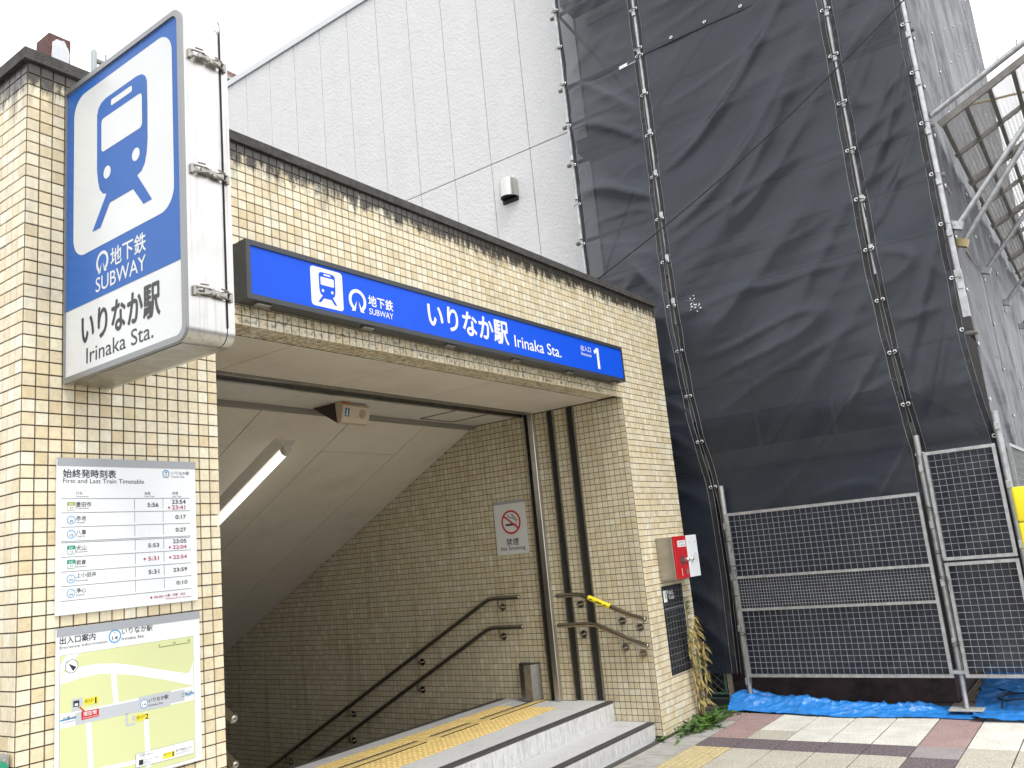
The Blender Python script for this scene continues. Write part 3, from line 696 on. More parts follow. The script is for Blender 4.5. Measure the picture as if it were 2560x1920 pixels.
# rim around the picture face
lo = side_loop(SY0, SY1, SZ0, SZ1, 0.05); li = side_loop(SY0 + 0.022, SY1 - 0.004, SZ0 + 0.022, SZ1 - 0.022, 0.035)
def ring_prism(mb, lo, li, x0, x1):
    n = len(lo); vs = [(x0, y, z) for y, z in lo] + [(x0, y, z) for y, z in li] + [(x1, y, z) for y, z in lo] + [(x1, y, z) for y, z in li]
    fs = []
    for i in range(n):
        j = (i + 1) % n
        fs += [(i, j, n + j, n + i), (2 * n + i, 3 * n + i, 3 * n + j, 2 * n + j), (i, 2 * n + i, 2 * n + j, j), (n + i, n + j, 3 * n + j, 3 * n + i)]
    mb.add(vs, fs)
b = MB(); ring_prism(b, lo, li, 1.640, 1.6525); obj('rim', b, M_RIM, sg, smooth='angle')
b = MB(); b.prism([(1.649, y, z) for y, z in li], (0.004, 0, 0)); obj('face_panel', b, M_ACRYL, sg)
pan = Panel(lambda u, v, d: (1.649 - d, -u, v), 0.0)
fin = [(-y, z) for y, z in side_loop(SY0 + 0.024, SY1 - 0.006, SZ0 + 0.024, SZ1 - 0.024, 0.033)]
# blue field is everything above v=2.632
bl = [(u, max(v, 2.632)) for u, v in fin]
cl = []
for p_ in bl:
    if not cl or p_ != cl[-1]: cl.append(p_)
pan.poly(M_BLUE2, cl, 0.0010)
pan.poly(M_ACRYL, rounded(0.072, 2.838, 0.770, 3.540, 0.085, 8), 0.0018, 'symbol_ground')
def train_icon(pan, M_fg, M_bg, mapuv, d):
    """coordinates traced on the projecting sign: u 0.25..0.61, v 2.91..3.45"""
    body = [(0.252, 3.30), (0.252, 3.40), (0.262, 3.425), (0.285, 3.443), (0.320, 3.450), (0.540, 3.450), (0.574, 3.443), (0.597, 3.425), (0.607, 3.40),
            (0.608, 3.30), (0.607, 3.16), (0.600, 3.11), (0.587, 3.072), (0.565, 3.048), (0.536, 3.040), (0.632, 2.912), (0.576, 2.912), (0.508, 2.994), (0.346, 2.994), (0.277, 2.912), (0.217, 2.912), (0.322, 3.040), (0.295, 3.048), (0.273, 3.072), (0.260, 3.11), (0.252, 3.16)]
    pan.poly(M_fg, [mapuv(*p) for p in body], d, 'train_symbol')
    q = [mapuv(*p) for p in rounded(0.357, 3.399, 0.507, 3.425, 0.008, 3)]; pan.poly(M_bg, q, d + .0008, 'symbol_window')
    q = [mapuv(*p) for p in rounded(0.286, 3.224, 0.574, 3.367, 0.018, 4)]; pan.poly(M_bg, q, d + .0008, 'symbol_window')
    for cu in (0.328, 0.530):
        pan.poly(M_bg, [mapuv(cu + .026 * math.cos(2 * math.pi * k / 24), 3.127 + .026 * math.sin(2 * math.pi * k / 24)) for k in range(24)], d + .0008, 'symbol_headlight')
train_icon(pan, M_BLUE2, M_ACRYL, lambda u, v: (u, v), 0.0026)
def bureau_logo(pan, M, cu, cv, r, d):
    """open ring with a forked base"""
    pan.ring(M, cu, cv, r, r * 0.30, d, -52, 232, 44)
    for s in (-1, 1):
        pan.poly(M, [(cu + s * r * 0.62, cv - r * 0.80), (cu + s * r * 0.40, cv - r * 0.60), (cu + s * r * 0.10, cv - r * 0.02), (cu + s * r * 0.30, cv - r * 0.95)], d)
        pan.poly(M, [(cu + s * r * 0.62, cv - r * 0.80), (cu + s * r * 0.30, cv - r * 0.95), (cu + s * r * 0.74, cv - r * 0.98)], d)
bureau_logo(pan, M_ACRYL, 0.290, 2.769, 0.044, 0.0018)
pan.text(M_ACRYL, '地下鉄', 0.350, 2.728, 0.587, 2.803, 0.0018, 0.012)
pan.text(M_ACRYL, 'SUBWAY', 0.243, 2.655, 0.587, 2.713, 0.0018, 0.006)
pan.text(M_INK, 'いりなか駅', 0.139, 2.466, 0.670, 2.590, 0.0010, 0.020)
pan.text(M_INK, 'Irinaka Sta.', 0.173, 2.389, 0.627, 2.450, 0.0010, 0.0)
flush_text(); pan.build(sg)
b = MB(); b.box(1.66, 1.81, -0.78, -0.05, SZ0 - 0.004, SZ0 + .002); obj('base_plate', b, M_STEEL_DK, sg)
b = MB()
for z in (3.28, 2.92, 2.5): b.box(1.67, 1.80, -0.014, 0.0, z - .06, z + .06)
obj('mounting_bracket', b, M_GALV_DK, sg)
# draw latches across the street-side edge
for (pa, pb) in (((468, 124), (548, 166)), ((468, 412), (551, 444)), ((468, 719), (555, 739))):
    A = PY(*pa, SY0 - .012); B_ = PY(*pb, SY0 - .012); zc = (A.z + B_.z) / 2
    x0, x1 = 1.668, 1.826
    b = MB()
    b.bevbox(x0, x0 + 0.016, SY0 - 0.012, SY0, zc - .018, zc + .018, .002, 1); b.bevbox(x1 - 0.016, x1, SY0 - 0.012, SY0, zc - .018, zc + .018, .002, 1)
    b.bevbox(x0 + 0.035, x0 + 0.078, SY0 - 0.024, SY0 - 0.006, zc - .011, zc + .013, .003, 1)
    b.bevbox(x1 - 0.075, x1 - 0.03, SY0 - 0.022, SY0 - 0.006, zc - .013, zc + .011, .003, 1)
    o = obj('latch', b, M_STEEL_DK, sg)
    b = MB()
    for dz in (-.012, .012): b.tube([(x0 + .01, SY0 - .014, zc + dz), (x0 + .05, SY0 - .026, zc + dz * .8), (x0 + .079, SY0 - .016, zc), (x1 - .05, SY0 - .024, zc - dz * .8), (x1 - .012, SY0 - .012, zc - dz)], 0.0032, 6)
    b.tube([(x0 + .02, SY0 - .02, zc + .022), (x0 + .05, SY0 - .022, zc + .024)], 0.003, 6); b.tube([(x1 - .055, SY0 - .02, zc + .02), (x1 - .022, SY0 - .016, zc + .017)], 0.003, 6)
    obj('bail', b, M_STEEL_DK, o)
b = MB(); zt = PY(537, 58, SY0 - .002).z
b.tube([(1.80, SY0 - .001, zt + .01), (1.805, SY0 - .004, zt), (1.8055, SY0 - .004, SZ0 + .06)], 0.0022, 6); obj('gasket', b, M_BLACK, sg)

# ================================================================ STATION NAME SIGN (front face Y=-0.115)
K = (3.3 - 0.115) / 3.1
def bsx(x): return x * K
def bsz(z): return 1.52 + (z - 1.52) * K
BY = -0.115
st = thing('station_name_sign', 'long blue station name sign in charcoal case above the stairway opening', 'sign', (4.33, 0, 2.82))
X0, X1, Z0, Z1 = bsx(2.384), bsx(6.042), bsz(2.792), bsz(3.083)
b = MB(); b.box(X0 + .002, X1 - .002, -0.055, -0.008, Z0 + .002, Z1 - .002); obj('back_case', b, M_CHAR, st)
b = MB()
fr_ = 0.026
b.box(X0, X0 + fr_, BY, -0.058, Z0, Z1); b.box(X1 - fr_ * .45, X1, BY, -0.058, Z0, Z1); b.box(X0 + fr_, X1 - fr_ * .45, BY, -0.058, Z1 - fr_, Z1); b.box(X0 + fr_, X1 - fr_ * .45, BY, -0.058, Z0, Z0 + fr_)
obj('front_frame', b, M_CHAR, st)
b = MB(); b.box(X0 + fr_, X1 - fr_ * .45, BY + .008, -0.062, Z0 + fr_, Z1 - fr_); obj('face_panel', b, M_BLUE, st)
pan = Panel(lambda u, v, d: (u, BY + .008 - d, v), 0.0)
def T(M, s, x0, z0, x1, z1, bold=0.0): pan.text(M, s, bsx(x0), bsz(z0), bsx(x1), bsz(z1), 0.001, bold)
pan.poly(M_WHITE, rounded(bsx(2.776), bsz(2.835), bsx(2.991), bsz(3.043), 0.02), 0.001, 'symbol_ground')
ic = lambda u, v: (bsx(2.8845 + (u - 0.4285) * 0.31), bsz(2.938 + (v - 3.178) * 0.305))
train_icon(pan, M_BLUE, M_WHITE, ic, 0.0018)
bureau_logo(pan, M_WHITE, bsx(3.095), bsz(2.915), 0.065, 0.001)
T(M_WHITE, '地下鉄', 3.176, 2.903, 3.366, 2.964, 0.014); T(M_WHITE, 'SUBWAY', 3.178, 2.856, 3.363, 2.890, 0.004)
T(M_WHITE, 'いりなか駅', 3.663, 2.868, 4.46, 3.022, 0.020)
T(M_WHITE, 'Irinaka Sta.', 4.529, 2.870, 5.104, 2.952, 0.010)
T(M_WHITE, '出入口', 5.394, 2.968, 5.542, 3.010, 0.01); T(M_WHITE, 'Entrance', 5.396, 2.932, 5.541, 2.956, 0.012)
pan.poly(M_WHITE, [(bsx(x), bsz(z)) for x, z in ((5.626, 2.853), (5.662, 2.853), (5.662, 3.020), (5.634, 3.020), (5.586, 2.992), (5.594, 2.966), (5.626, 2.984))], 0.001, 'lettering')
flush_text(); pan.build(st)
for k in range(6):
    xx = X0 + 0.12 + k * (X1 - X0 - 0.22) / 5
    b = MB(); b.bevbox(xx - .04, xx + .04, -0.09, -0.05, Z0 - .012, Z0, .003, 1); b.tube([(xx - .05, -.085, Z0 - .008), (xx + .05, -.06, Z0 - .012)], .005, 6); obj('bracket_bolt', b, M_STEEL_DK, st)

# ================================================================ TIMETABLE AND MAP BOARDS
def C3(x, y): p = PY(x / 3.456, 960 + y / 3.456, -0.019); return (p.x, p.z)
def C4(x, y): p = PY(x / 3.456, 1440 + y / 3.456, -0.019); return (p.x, p.z)
tt = thing('timetable_board', 'white first and last train timetable board, upper of two on the left pillar', 'notice board', (1.92, 0, 1.457))
b = MB(); b.bevbox(1.620, 2.216, -0.018, -0.006, 1.455, 2.046, .002, 1); obj('board', b, M_BOARD, tt)
b = MB(); b.box(1.6205, 2.2155, -0.0195, -0.006, 2.016, 2.0475); obj('top_rail', b, M_BOARDTOP, tt)
pan = Panel(lambda u, v, d: (u, -0.018 - d, v), 0.0)
def tx(fnc, M, s, x0, y0, x1, y1, bold=0.0, d=0.001):
    """x0,y0 lower-left and x1,y1 upper-right corner in the enlarged crop; the two heights are averaged to keep the text level"""
    u0, v0 = fnc(x0, y0); u1, v1 = fnc(x1, y1); pan.text(M, s, u0, v0, u1, v1, d, bold)
def hrule(fnc, x0, y0, x1, y1, w=0.0022):
    u0, v0 = fnc(x0, y0); u1, v1 = fnc(x1, y1); v = (v0 + v1) / 2; pan.rect(M_GREYINK, u0, v - w / 2, u1, v + w / 2, 0.001)
def vrule(fnc, x0, y0, x1, y1, w=0.0018):
    u0, v0 = fnc(x0, y0); u1, v1 = fnc(x1, y1); u = (u0 + u1) / 2; pan.rect(M_GREYINK, u - w / 2, v1, u + w / 2, v0, 0.001)
tx(C3, M_INK, '始終発時刻表', 545, 808, 1003, 745, 0.012); tx(C3, M_INK, 'First and Last Train Timetable', 545, 855, 1245, 825, 0.0)
u, v = C3(1434, 775); pan.ring(M_LBLUE, u, v, 0.0165, 0.0045, 0.001, -50, 230); tx(C3, M_INK, 'T', 1424, 790, 1446, 760, 0.01)
tx(C3, M_INK, '鶴舞線', 1413, 812, 1455, 800, 0.0)
tx(C3, M_INK, 'いりなか駅', 1482, 786, 1634, 755, 0.0); tx(C3, M_INK, 'Irinaka Sta.', 1482, 808, 1596, 795, 0.0)
for (x0, x1, a, e, ex) in ((656, 714, '行先', 'Destination', 766), (1250, 1300, '始発', 'First Train', 1332), (1490, 1540, '終発', 'Last Train', 1566)):
    tx(C3, M_INK, a, x0, 957, x1, 932, 0.0); tx(C3, M_INK, e, x0, 978, ex, 964, 0.0)
rows = [(C3, 527, 993, 1640, 985), (C3, 527, 1115, 1643, 1093), (C3, 527, 1240, 1645, 1201), (C3, 527, 1363, 1646, 1311), (C3, 527, 1375, 1646, 1322), (C3, 525, 1500, 1649, 1431), (C3, 525, 1627, 1651, 1543), (C4, 524, 95, 1655, -6), (C4, 523, 222, 1657, 105)]
for r_ in rows: hrule(*r_)
dest = [('MY', '07', '豊田市', 'Toyotashi', 1055, 'sq', M_OLIVE, 790, 768), ('T', '20', '赤池', 'Akaike', 1175, 'c', M_LBLUE, 745, 735), ('T', '15', '八事', 'Yagoto', 1297, 'c', M_LBLUE, 745, 738),
        ('IY', '15', '犬山', 'Inuyama', 1433, 'sq', M_GREEN, 745, 758), ('IY', '07', '岩倉', 'Iwakura', 1556, 'sq', M_GREEN, 745, 748)]
for (a, n_, jp, en, cy, shp, M, xj, xe) in dest:
    u, v = C3(616, cy)
    if shp == 'c':
        pan.ring(M, u, v, 0.0165, 0.003, 0.001); tx(C3, M_INK, a, 611, cy - 8, 622, cy - 21, 0.0); tx(C3, M_INK, n_, 602, cy + 19, 632, cy - 1, 0.01)
    else:
        pan.rrect(M, u - .0165, v - .0165, u + .0165, v + .0165, .005, 0.001); pan.rect(M_BOARD, u - .0145, v - .0145, u + .0145, v + .001, 0.0016)
        tx(C3, M_WHITE, a, 600, cy - 6, 632, cy - 25, 0.01, 0.0016); tx(C3, M_INK, n_, 602, cy + 27, 631, cy + 7, 0.0, 0.0022)
    tx(C3, M_INK, jp, 657, cy + 6, xj, cy - 36, 0.006); tx(C3, M_INK, en, 657, cy + 30, xe, cy + 12, 0.0)
u, v = C4(614, 25); pan.ring(M_LBLUE, u, v, 0.0165, 0.003, 0.001); tx(C4, M_INK, 'T', 609, 17, 620, 4, 0.0); tx(C4, M_INK, '01', 600, 44, 630, 24, 0.01)
tx(C4, M_INK, '上小田井', 657, 16, 832, -26, 0.006); tx(C4, M_INK, 'Kamiotai', 657, 48, 762, 28, 0.0)
u, v = C4(614, 150); pan.ring(M_LBLUE, u, v, 0.0165, 0.003, 0.001); tx(C4, M_INK, 'T', 609, 142, 620, 129, 0.0); tx(C4, M_INK, '04', 600, 169, 630, 149, 0.01)
tx(C4, M_INK, '浄心', 657, 148, 745, 108, 0.006); tx(C4, M_INK, 'Joshin', 657, 178, 732, 158, 0.0)
for (M, s, x0, y0, x1, y1) in ((M_INK, '5:56', 1275, 1062, 1369, 1026), (M_INK, '23:54', 1486, 1036, 1603, 1000), (M_REDINK, '23:41', 1486, 1084, 1600, 1048), (M_INK, '0:17', 1517, 1166, 1605, 1130), (M_INK, '0:27', 1519, 1276, 1607, 1240),
                            (M_INK, '5:53', 1281, 1412, 1374, 1374), (M_INK, '23:05', 1494, 1376, 1610, 1338), (M_REDINK, '22:04', 1494, 1426, 1612, 1388), (M_REDINK, '5:31', 1282, 1526, 1372, 1488), (M_REDINK, '22:54', 1496, 1512, 1614, 1472), (M_INK, '5:31', 1284, 1642, 1376, 1602), (M_INK, '23:59', 1498, 1622, 1616, 1582)):
    tx(C3, M, s, x0, y0, x1, y1, 0.022)
tx(C4, M_INK, '0:10', 1526, 74, 1618, 36, 0.022)
for (fnc, x, y) in ((C3, 1461, 1068), (C3, 1468, 1411), (C3, 1251, 1512), (C3, 1470, 1498), (C4, 1307, 187)):
    u, v = fnc(x, y); pan.poly(M_REDINK, [(u - .006, v), (u, v - .006), (u + .006, v), (u, v + .006)], 0.001)
tx(C4, M_REDINK, '00:00', 1331, 194, 1410, 168, 0.004); tx(C4, M_REDINK, ':土曜・日曜・休日', 1418, 182, 1600, 148, 0.004); tx(C4, M_REDINK, 'Weekends & Holidays', 1432, 208, 1655, 184, 0.0)
for (x0, y0, y1) in ((1162, 993, 1083), (1164, 1108, 1195), (1165, 1220, 1312), (1168, 1345, 1440), (1169, 1462, 1556), (1170, 1580, 1670), (1408, 990, 1078), (1410, 1100, 1190), (1412, 1213, 1302), (1415, 1335, 1424), (1417, 1450, 1538), (1419, 1562, 1650)): vrule(C3, x0, y0, x0 + 1, y1)
vrule(C4, 1171, 40, 1172, 134); vrule(C4, 1420, 20, 1421, 108)
pan.join = pan.natural = True; flush_text(); pan.build(tt, kind='stuff')

mp_ = thing('entrance_map_board', 'white board with pale green entrance map below the timetable on the left pillar', 'notice board', (1.92, 0, 0.815))
b = MB(); b.bevbox(1.624, 2.221, -0.018, -0.006, 0.815, 1.408, .002, 1); obj('board', b, M_BOARD, mp_)
b = MB(); b.box(1.6245, 2.2205, -0.0195, -0.006, 1.379, 1.4095); obj('top_rail', b, M_BOARDTOP, mp_)
pan = Panel(lambda u, v, d: (u, -0.018 - d, v), 0.0)
def pp(M, pts, d): pan.poly(M, [C4(*p) for p in pts], d)
u0, v0 = C4(520, 695); u1, v1 = C4(1668, 517); vt = (v0 + v1) / 2
pan.rect(M_GREYINK, u0 - .001, 0.828, u1 + .001, vt + .001, 0.0006); pan.rect(M_MAPG, u0, 0.829, u1, vt, 0.001)
pp(M_BOARD, [(521, 760), (575, 688), (688, 671), (610, 765), (521, 850)], 0.0014)
pp(M_BOARD, [(521, 850), (660, 795), (820, 760), (1000, 755), (1150, 772), (1300, 795), (1480, 822), (1620, 841), (1640, 825), (1668, 735), (1672, 945), (1400, 892), (1150, 856), (1000, 845), (870, 845), (700, 880), (521, 942)], 0.0014)
pp(M_BOARD, [(955, 842), (1003, 846), (1024, 1090), (982, 1098)], 0.0014)
pp(M_BOARD, [(519, 1195), (700, 1162), (1672, 950), (1674, 1068), (1480, 1112), (690, 1282), (519, 1322)], 0.0014)
pp(M_BOARD, [(740, 1270), (786, 1262), (815, 1760), (772, 1770)], 0.0014); pp(M_BOARD, [(1240, 1180), (1280, 1172), (1305, 1650), (1260, 1660)], 0.0014)
pp(M_BOARD, [(690, 1695), (1672, 1475), (1674, 1505), (700, 1735)], 0.0014)
pp(M_MAPGREY, [(650, 1182), (1195, 1072), (1195, 1048), (1475, 990), (1475, 1002), (1594, 978), (1594, 1076), (1475, 1102), (1475, 1116), (1195, 1176), (1195, 1172), (650, 1288)], 0.0018)
pp(M_MAPGREY, [(620, 1068), (713, 1050), (713, 1118), (690, 1122), (690, 1160), (620, 1178)], 0.0018)
pp(M_MAPGREY, [(1085, 1190), (1105, 1186), (1105, 1278), (1166, 1264), (1166, 1284), (1085, 1302)], 0.0018); pp(M_MAPGREY, [(1143, 1210), (1166, 1206), (1166, 1245), (1143, 1250)], 0.0018)
pp(M_INK, [(632, 1082), (684, 1072), (684, 1125), (632, 1134)], 0.0022); pp(M_WHITE, [(644, 1104), (672, 1098), (672, 1118), (644, 1123)], 0.0026)
pp(M_LBLUE, [(519, 1246), (650, 1216), (650, 1228), (519, 1260)], 0.0022); pp(M_LBLUE, [(1600, 1018), (1678, 1004), (1678, 1016), (1600, 1032)], 0.0022)
pp(M_YELLOW, [(726, 1062), (848, 1037), (848, 1092), (726, 1116)], 0.0022); tx(C4, M_INK, '出入口', 733, 1090, 804, 1054, 0.004, 0.0026); tx(C4, M_INK, 'Entrance', 733, 1100, 796, 1084, 0.0, 0.0026); tx(C4, M_INK, '1', 819, 1098, 832, 1046, 0.01, 0.0026)
pp(M_YELLOW, [(1174, 1205), (1284, 1178), (1284, 1230), (1174, 1258)], 0.0022); tx(C4, M_INK, '出入口', 1180, 1232, 1246, 1195, 0.004, 0.0026); tx(C4, M_INK, 'Entrance', 1180, 1242, 1240, 1226, 0.0, 0.0026); tx(C4, M_INK, '2', 1252, 1236, 1280, 1186, 0.02, 0.0026)
pp(M_RED, [(702, 1170), (853, 1145), (853, 1212), (702, 1246)], 0.0022); pp(M_RED, [(672, 1133), (700, 1128), (700, 1134), (672, 1140)], 0.0022); pp(M_RED, [(686, 1136), (696, 1134), (735, 1166), (715, 1170)], 0.0022)
tx(C4, M_WHITE, '現在地', 718, 1214, 834, 1164, 0.008, 0.0026); tx(C4, M_WHITE, 'You are here', 712, 1236, 845, 1202, 0.0, 0.0026)
tx(C4, M_INK, '出入口案内', 516, 594, 824, 508, 0.012); tx(C4, M_INK, 'Entrance Information', 516, 636, 928, 556, 0.0)
u, v = C4(993, 520); pan.ring(M_LBLUE, u, v, 0.0255, 0.0048, 0.001); tx(C4, M_INK, 'T', 985, 508, 1001, 486, 0.006); tx(C4, M_INK, '14', 971, 553, 1017, 518, 0.01)
tx(C4, M_INK, 'いりなか駅', 1053, 508, 1318, 436, 0.006); tx(C4, M_INK, 'Irinaka Sta.', 1053, 556, 1250, 505, 0.0)
u, v = C4(618, 780); pan.ring(M_INK, u, v, 0.0245, 0.002, 0.0018); pan.circle(M_BOARD, u, v, 0.0225, 0.0016); pan.poly(M_INK, [C4(592, 758), C4(660, 785), C4(630, 822)], 0.002); tx(C4, M_INK, 'N', 568, 752, 584, 735, 0.0, 0.002)
u0, v0 = C4(1373, 614); u1, v1 = C4(1640, 577); vv = (v0 + v1) / 2; pan.rect(M_INK, u0, vv - .001, u1, vv + .001, 0.0018)
for s, x, y in (('0', 1375, 598), ('25', 1505, 578), ('50', 1630, 556)): tx(C4, M_INK, s, x - 6 * len(s), y + 9, x + 6 * len(s), y - 8, 0.0, 0.0018)
u, v = C4(1243, 1105); pan.circle(M_WHITE, u, v, .0155, .0022); pan.ring(M_LBLUE, u, v, 0.0165, 0.003, 0.0026); tx(C4, M_INK, 'T', 1238, 1098, 1248, 1085, 0.0, 0.0026); tx(C4, M_INK, '14', 1229, 1124, 1259, 1104, 0.008, 0.0026)
tx(C4, M_INK, 'いりなか駅', 1283, 1094, 1453, 1036, 0.004, 0.0026); tx(C4, M_INK, 'Irinaka Sta.', 1283, 1128, 1410, 1090, 0.0, 0.0026)
tx(C4, M_INK, '川名', 540, 1252, 604, 1218, 0.004, 0.0026); tx(C4, M_INK, '方面', 612, 1236, 656, 1214, 0.0, 0.0026); tx(C4, M_INK, 'for Kawana', 540, 1276, 648, 1244, 0.0, 0.0026)
tx(C4, M_INK, '八事', 1570, 1032, 1614, 1002, 0.0, 0.0026); tx(C4, M_INK, '方面', 1618, 1018, 1660, 996, 0.0, 0.0026); tx(C4, M_INK, 'for Yagoto', 1570, 1052, 1650, 1024, 0.0, 0.0026)
pp(M_GREYINK, [(1171, 1541), (1671, 1410), (1674, 1530), (1171, 1660)], 0.0026); pp(M_BOARD, [(1174, 1543), (1669, 1413), (1672, 1528), (1174, 1656)], 0.003)
tx(C4, M_INK, '凡例', 1200, 1568, 1248, 1535, 0.0, 0.0036); tx(C4, M_INK, 'Legend', 1258, 1552, 1315, 1526, 0.0, 0.0036)
pp(M_INK, [(1197, 1592), (1236, 1583), (1236, 1628), (1197, 1637)], 0.0036); tx(C4, M_INK, 'エレベーター', 1242, 1606, 1382, 1548, 0.0, 0.0036); tx(C4, M_INK, 'Elevator', 1244, 1622, 1306, 1596, 0.0, 0.0036)
pp(M_YELLOW, [(1407, 1533), (1507, 1508), (1507, 1558), (1407, 1583)], 0.0036); tx(C4, M_INK, '出入口', 1410, 1556, 1472, 1522, 0.0, 0.004); tx(C4, M_INK, '1', 1487, 1556, 1498, 1514, 0.01, 0.004)
tx(C4, M_INK, '地下鉄出入口', 1516, 1524, 1652, 1474, 0.0, 0.0036); tx(C4, M_INK, 'Subway Entrance', 1516, 1546, 1640, 1506, 0.0, 0.0036)
pan.join = pan.natural = True; flush_text(); pan.build(mp_, kind='stuff')

# ================================================================ NO SMOKING SIGN on the right stair wall
ns = thing('no_smoking_sign', 'white no smoking sign with red circle on the tiled stair wall', 'sign', (RW, 1.27, 1.517))
b = MB(); b.bevbox(RW - 0.014, RW - 0.005, 1.095, 1.447, 1.517, 1.996, .002, 1); obj('plate', b, mat('pale_sign_plate', (0.66, 0.67, 0.66), 0.35), ns)
b = MB(); b.box(RW - .0155, RW - .005, 1.0945, 1.4475, 1.972, 1.9975); obj('top_rail', b, M_BOARDTOP, ns)
pan = Panel(lambda u, v, d: (RW - 0.014 - d, -u, v), 0.0)
def C8(x, y): p = PX(1100 + x / 3.456, 1140 + y / 3.456, RW - .014); return (-p.y, p.z)
cu_, cv_ = C8(613, 571)
pan.ring(M_RED, cu_, cv_, 0.108, 0.017, 0.001)
a = R(-38); pan.line(M_RED, cu_ - .1 * math.cos(a), cv_ - .1 * math.sin(a), cu_ + .1 * math.cos(a), cv_ + .1 * math.sin(a), 0.016, 0.0018)
pan.rect(M_INK, cu_ - .062, cv_ - .032, cu_ + .034, cv_ - .014, 0.001)
for k in range(3): pan.rect(M_INK, cu_ + .040 + k * .010, cv_ - .032, cu_ + .045 + k * .010, cv_ - .014, 0.001)
def wob(pts, wd):
    for p, q in zip(pts[:-1], pts[1:]): pan.line(M_INK, *p, *q, wd, 0.001)
wob([(cu_ - .03, cv_ + .07), (cu_ - .03, cv_ + .052), (cu_ - .01, cv_ + .04), (cu_ + .02, cv_ + .035), (cu_ + .045, cv_ + .02), (cu_ + .062, cv_ + .0), ], 0.007)
wob([(cu_ + .005, cv_ + .062), (cu_ + .02, cv_ + .068), (cu_ + .03, cv_ + .055), (cu_ + .025, cv_ + .045), (cu_ + .05, cv_ + .04), (cu_ + .07, cv_ + .01)], 0.007)
u0, v0 = C8(578, 776); u1, v1 = C8(680, 712); v1 = C8(578, 716)[1]; pan.text(M_INK, '禁煙', u0, v0, u1, v1, 0.001, 0.006)
u0, v0 = C8(532, 832); u1, v1 = C8(737, 776); v1 = C8(532, 790)[1]; pan.text(M_INK, 'No Smoking', u0, v0, u1, v1, 0.001, 0.004)
flush_text(); pan.build(ns)

# ================================================================ SPEAKER BOX, LAMP
sp = thing('guidance_speaker', 'beige audio guidance speaker box hanging from the entrance ceiling', 'speaker', (4.43, 1.28, SOF))
b = MB()
fx0, fx1 = 4.285, 4.56
prof = [(1.255, SOF - .001), (1.215, SOF - .035), (1.235, SOF - .12), (1.25, SOF - .155), (1.285, SOF - .16), (1.30, SOF - .001)]
b.prism([(fx0, y, z) for y, z in prof], (fx1 - fx0, 0, 0)); obj('housing', b, M_BEIGEP, sp)
b = MB(); b.prism([(fx0 + .008, 1.301, SOF - .001), (fx0 + .008, 1.286, SOF - .16), (fx0 + .008, 1.55, SOF - .001)], (fx1 - fx0 - .016, 0, 0)); obj('bracket', b, M_DKBROWN, sp)
pan = Panel(lambda u, v, d: (u, 1.215 + (SOF - .035 - v) * 0.235 - .0005 - d, v), 0.0)
pan.rect(mat('teal_pictogram', (0.01, 0.12, 0.20), 0.5), fx0 + .025, SOF - .112, fx0 + .068, SOF - .052, .001)
pan.circle(M_WHITE, fx0 + .046, SOF - .062, .004, .0016); pan.poly(M_WHITE, [(fx0 + .041, SOF - .068), (fx0 + .051, SOF - .068), (fx0 + .049, SOF - .088), (fx0 + .058, SOF - .106), (fx0 + .052, SOF - .107), (fx0 + .045, SOF - .092), (fx0 + .039, SOF - .107), (fx0 + .033, SOF - .106), (fx0 + .042, SOF - .086)], .0016)
for i in range(-3, 4):
    for j in range(-3, 4):
        if i * i + j * j + i * j <= 9: pan.circle(M_INK, fx0 + .20 + (i + j * .5) * .0115, SOF - .085 + j * .0098, .0033, .001, 8)
pan.build(sp, 'print', 'stuff')
b = MB(); b.box(fx0 + .03, fx0 + .085, 1.232, 1.25, SOF - .016, SOF - .004); obj('orange_sticker', b, mat('orange_sticker', (0.65, 0.16, 0.03), 0.5), sp)

lampx = 4.335
lp_ = thing('fluorescent_light', 'lit white fluorescent tube fixture on the sloping stair ceiling', 'light', slope_pt(lampx, 0.3))
s0, s1 = 0.36, 1.62
c0, c1 = slope_pt(lampx, s0), slope_pt(lampx, s1)
b = MB()
def lp_sec(c): return [c + Vector((-.105, 0, 0)), c + Vector((.105, 0, 0)), c + Vector((.045, 0, 0)) + nrm * .06, c + Vector((-.045, 0, 0)) + nrm * .06]
A_, B_ = lp_sec(c0), lp_sec(c1)
b.add(A_ + B_, [(0, 1, 2, 3), (7, 6, 5, 4), (0, 4, 5, 1), (1, 5, 6, 2), (2, 6, 7, 3), (3, 7, 4, 0)]); obj('body', b, M_LAMPB, lp_)
for c in (c0 + tang * .03, c1 - tang * .03):
    b = MB(); b.tube([c + nrm * .082 - tang * .028, c + nrm * .082 + tang * .028], 0.036, 16); obj('end_cap', b, M_LAMPB, lp_, smooth='angle')
b = MB(); b.tube([c0 + tang * .058 + nrm * .085, c1 - tang * .058 + nrm * .085], 0.029, 18); obj('tube', b, M_TUBE, lp_, smooth='angle')

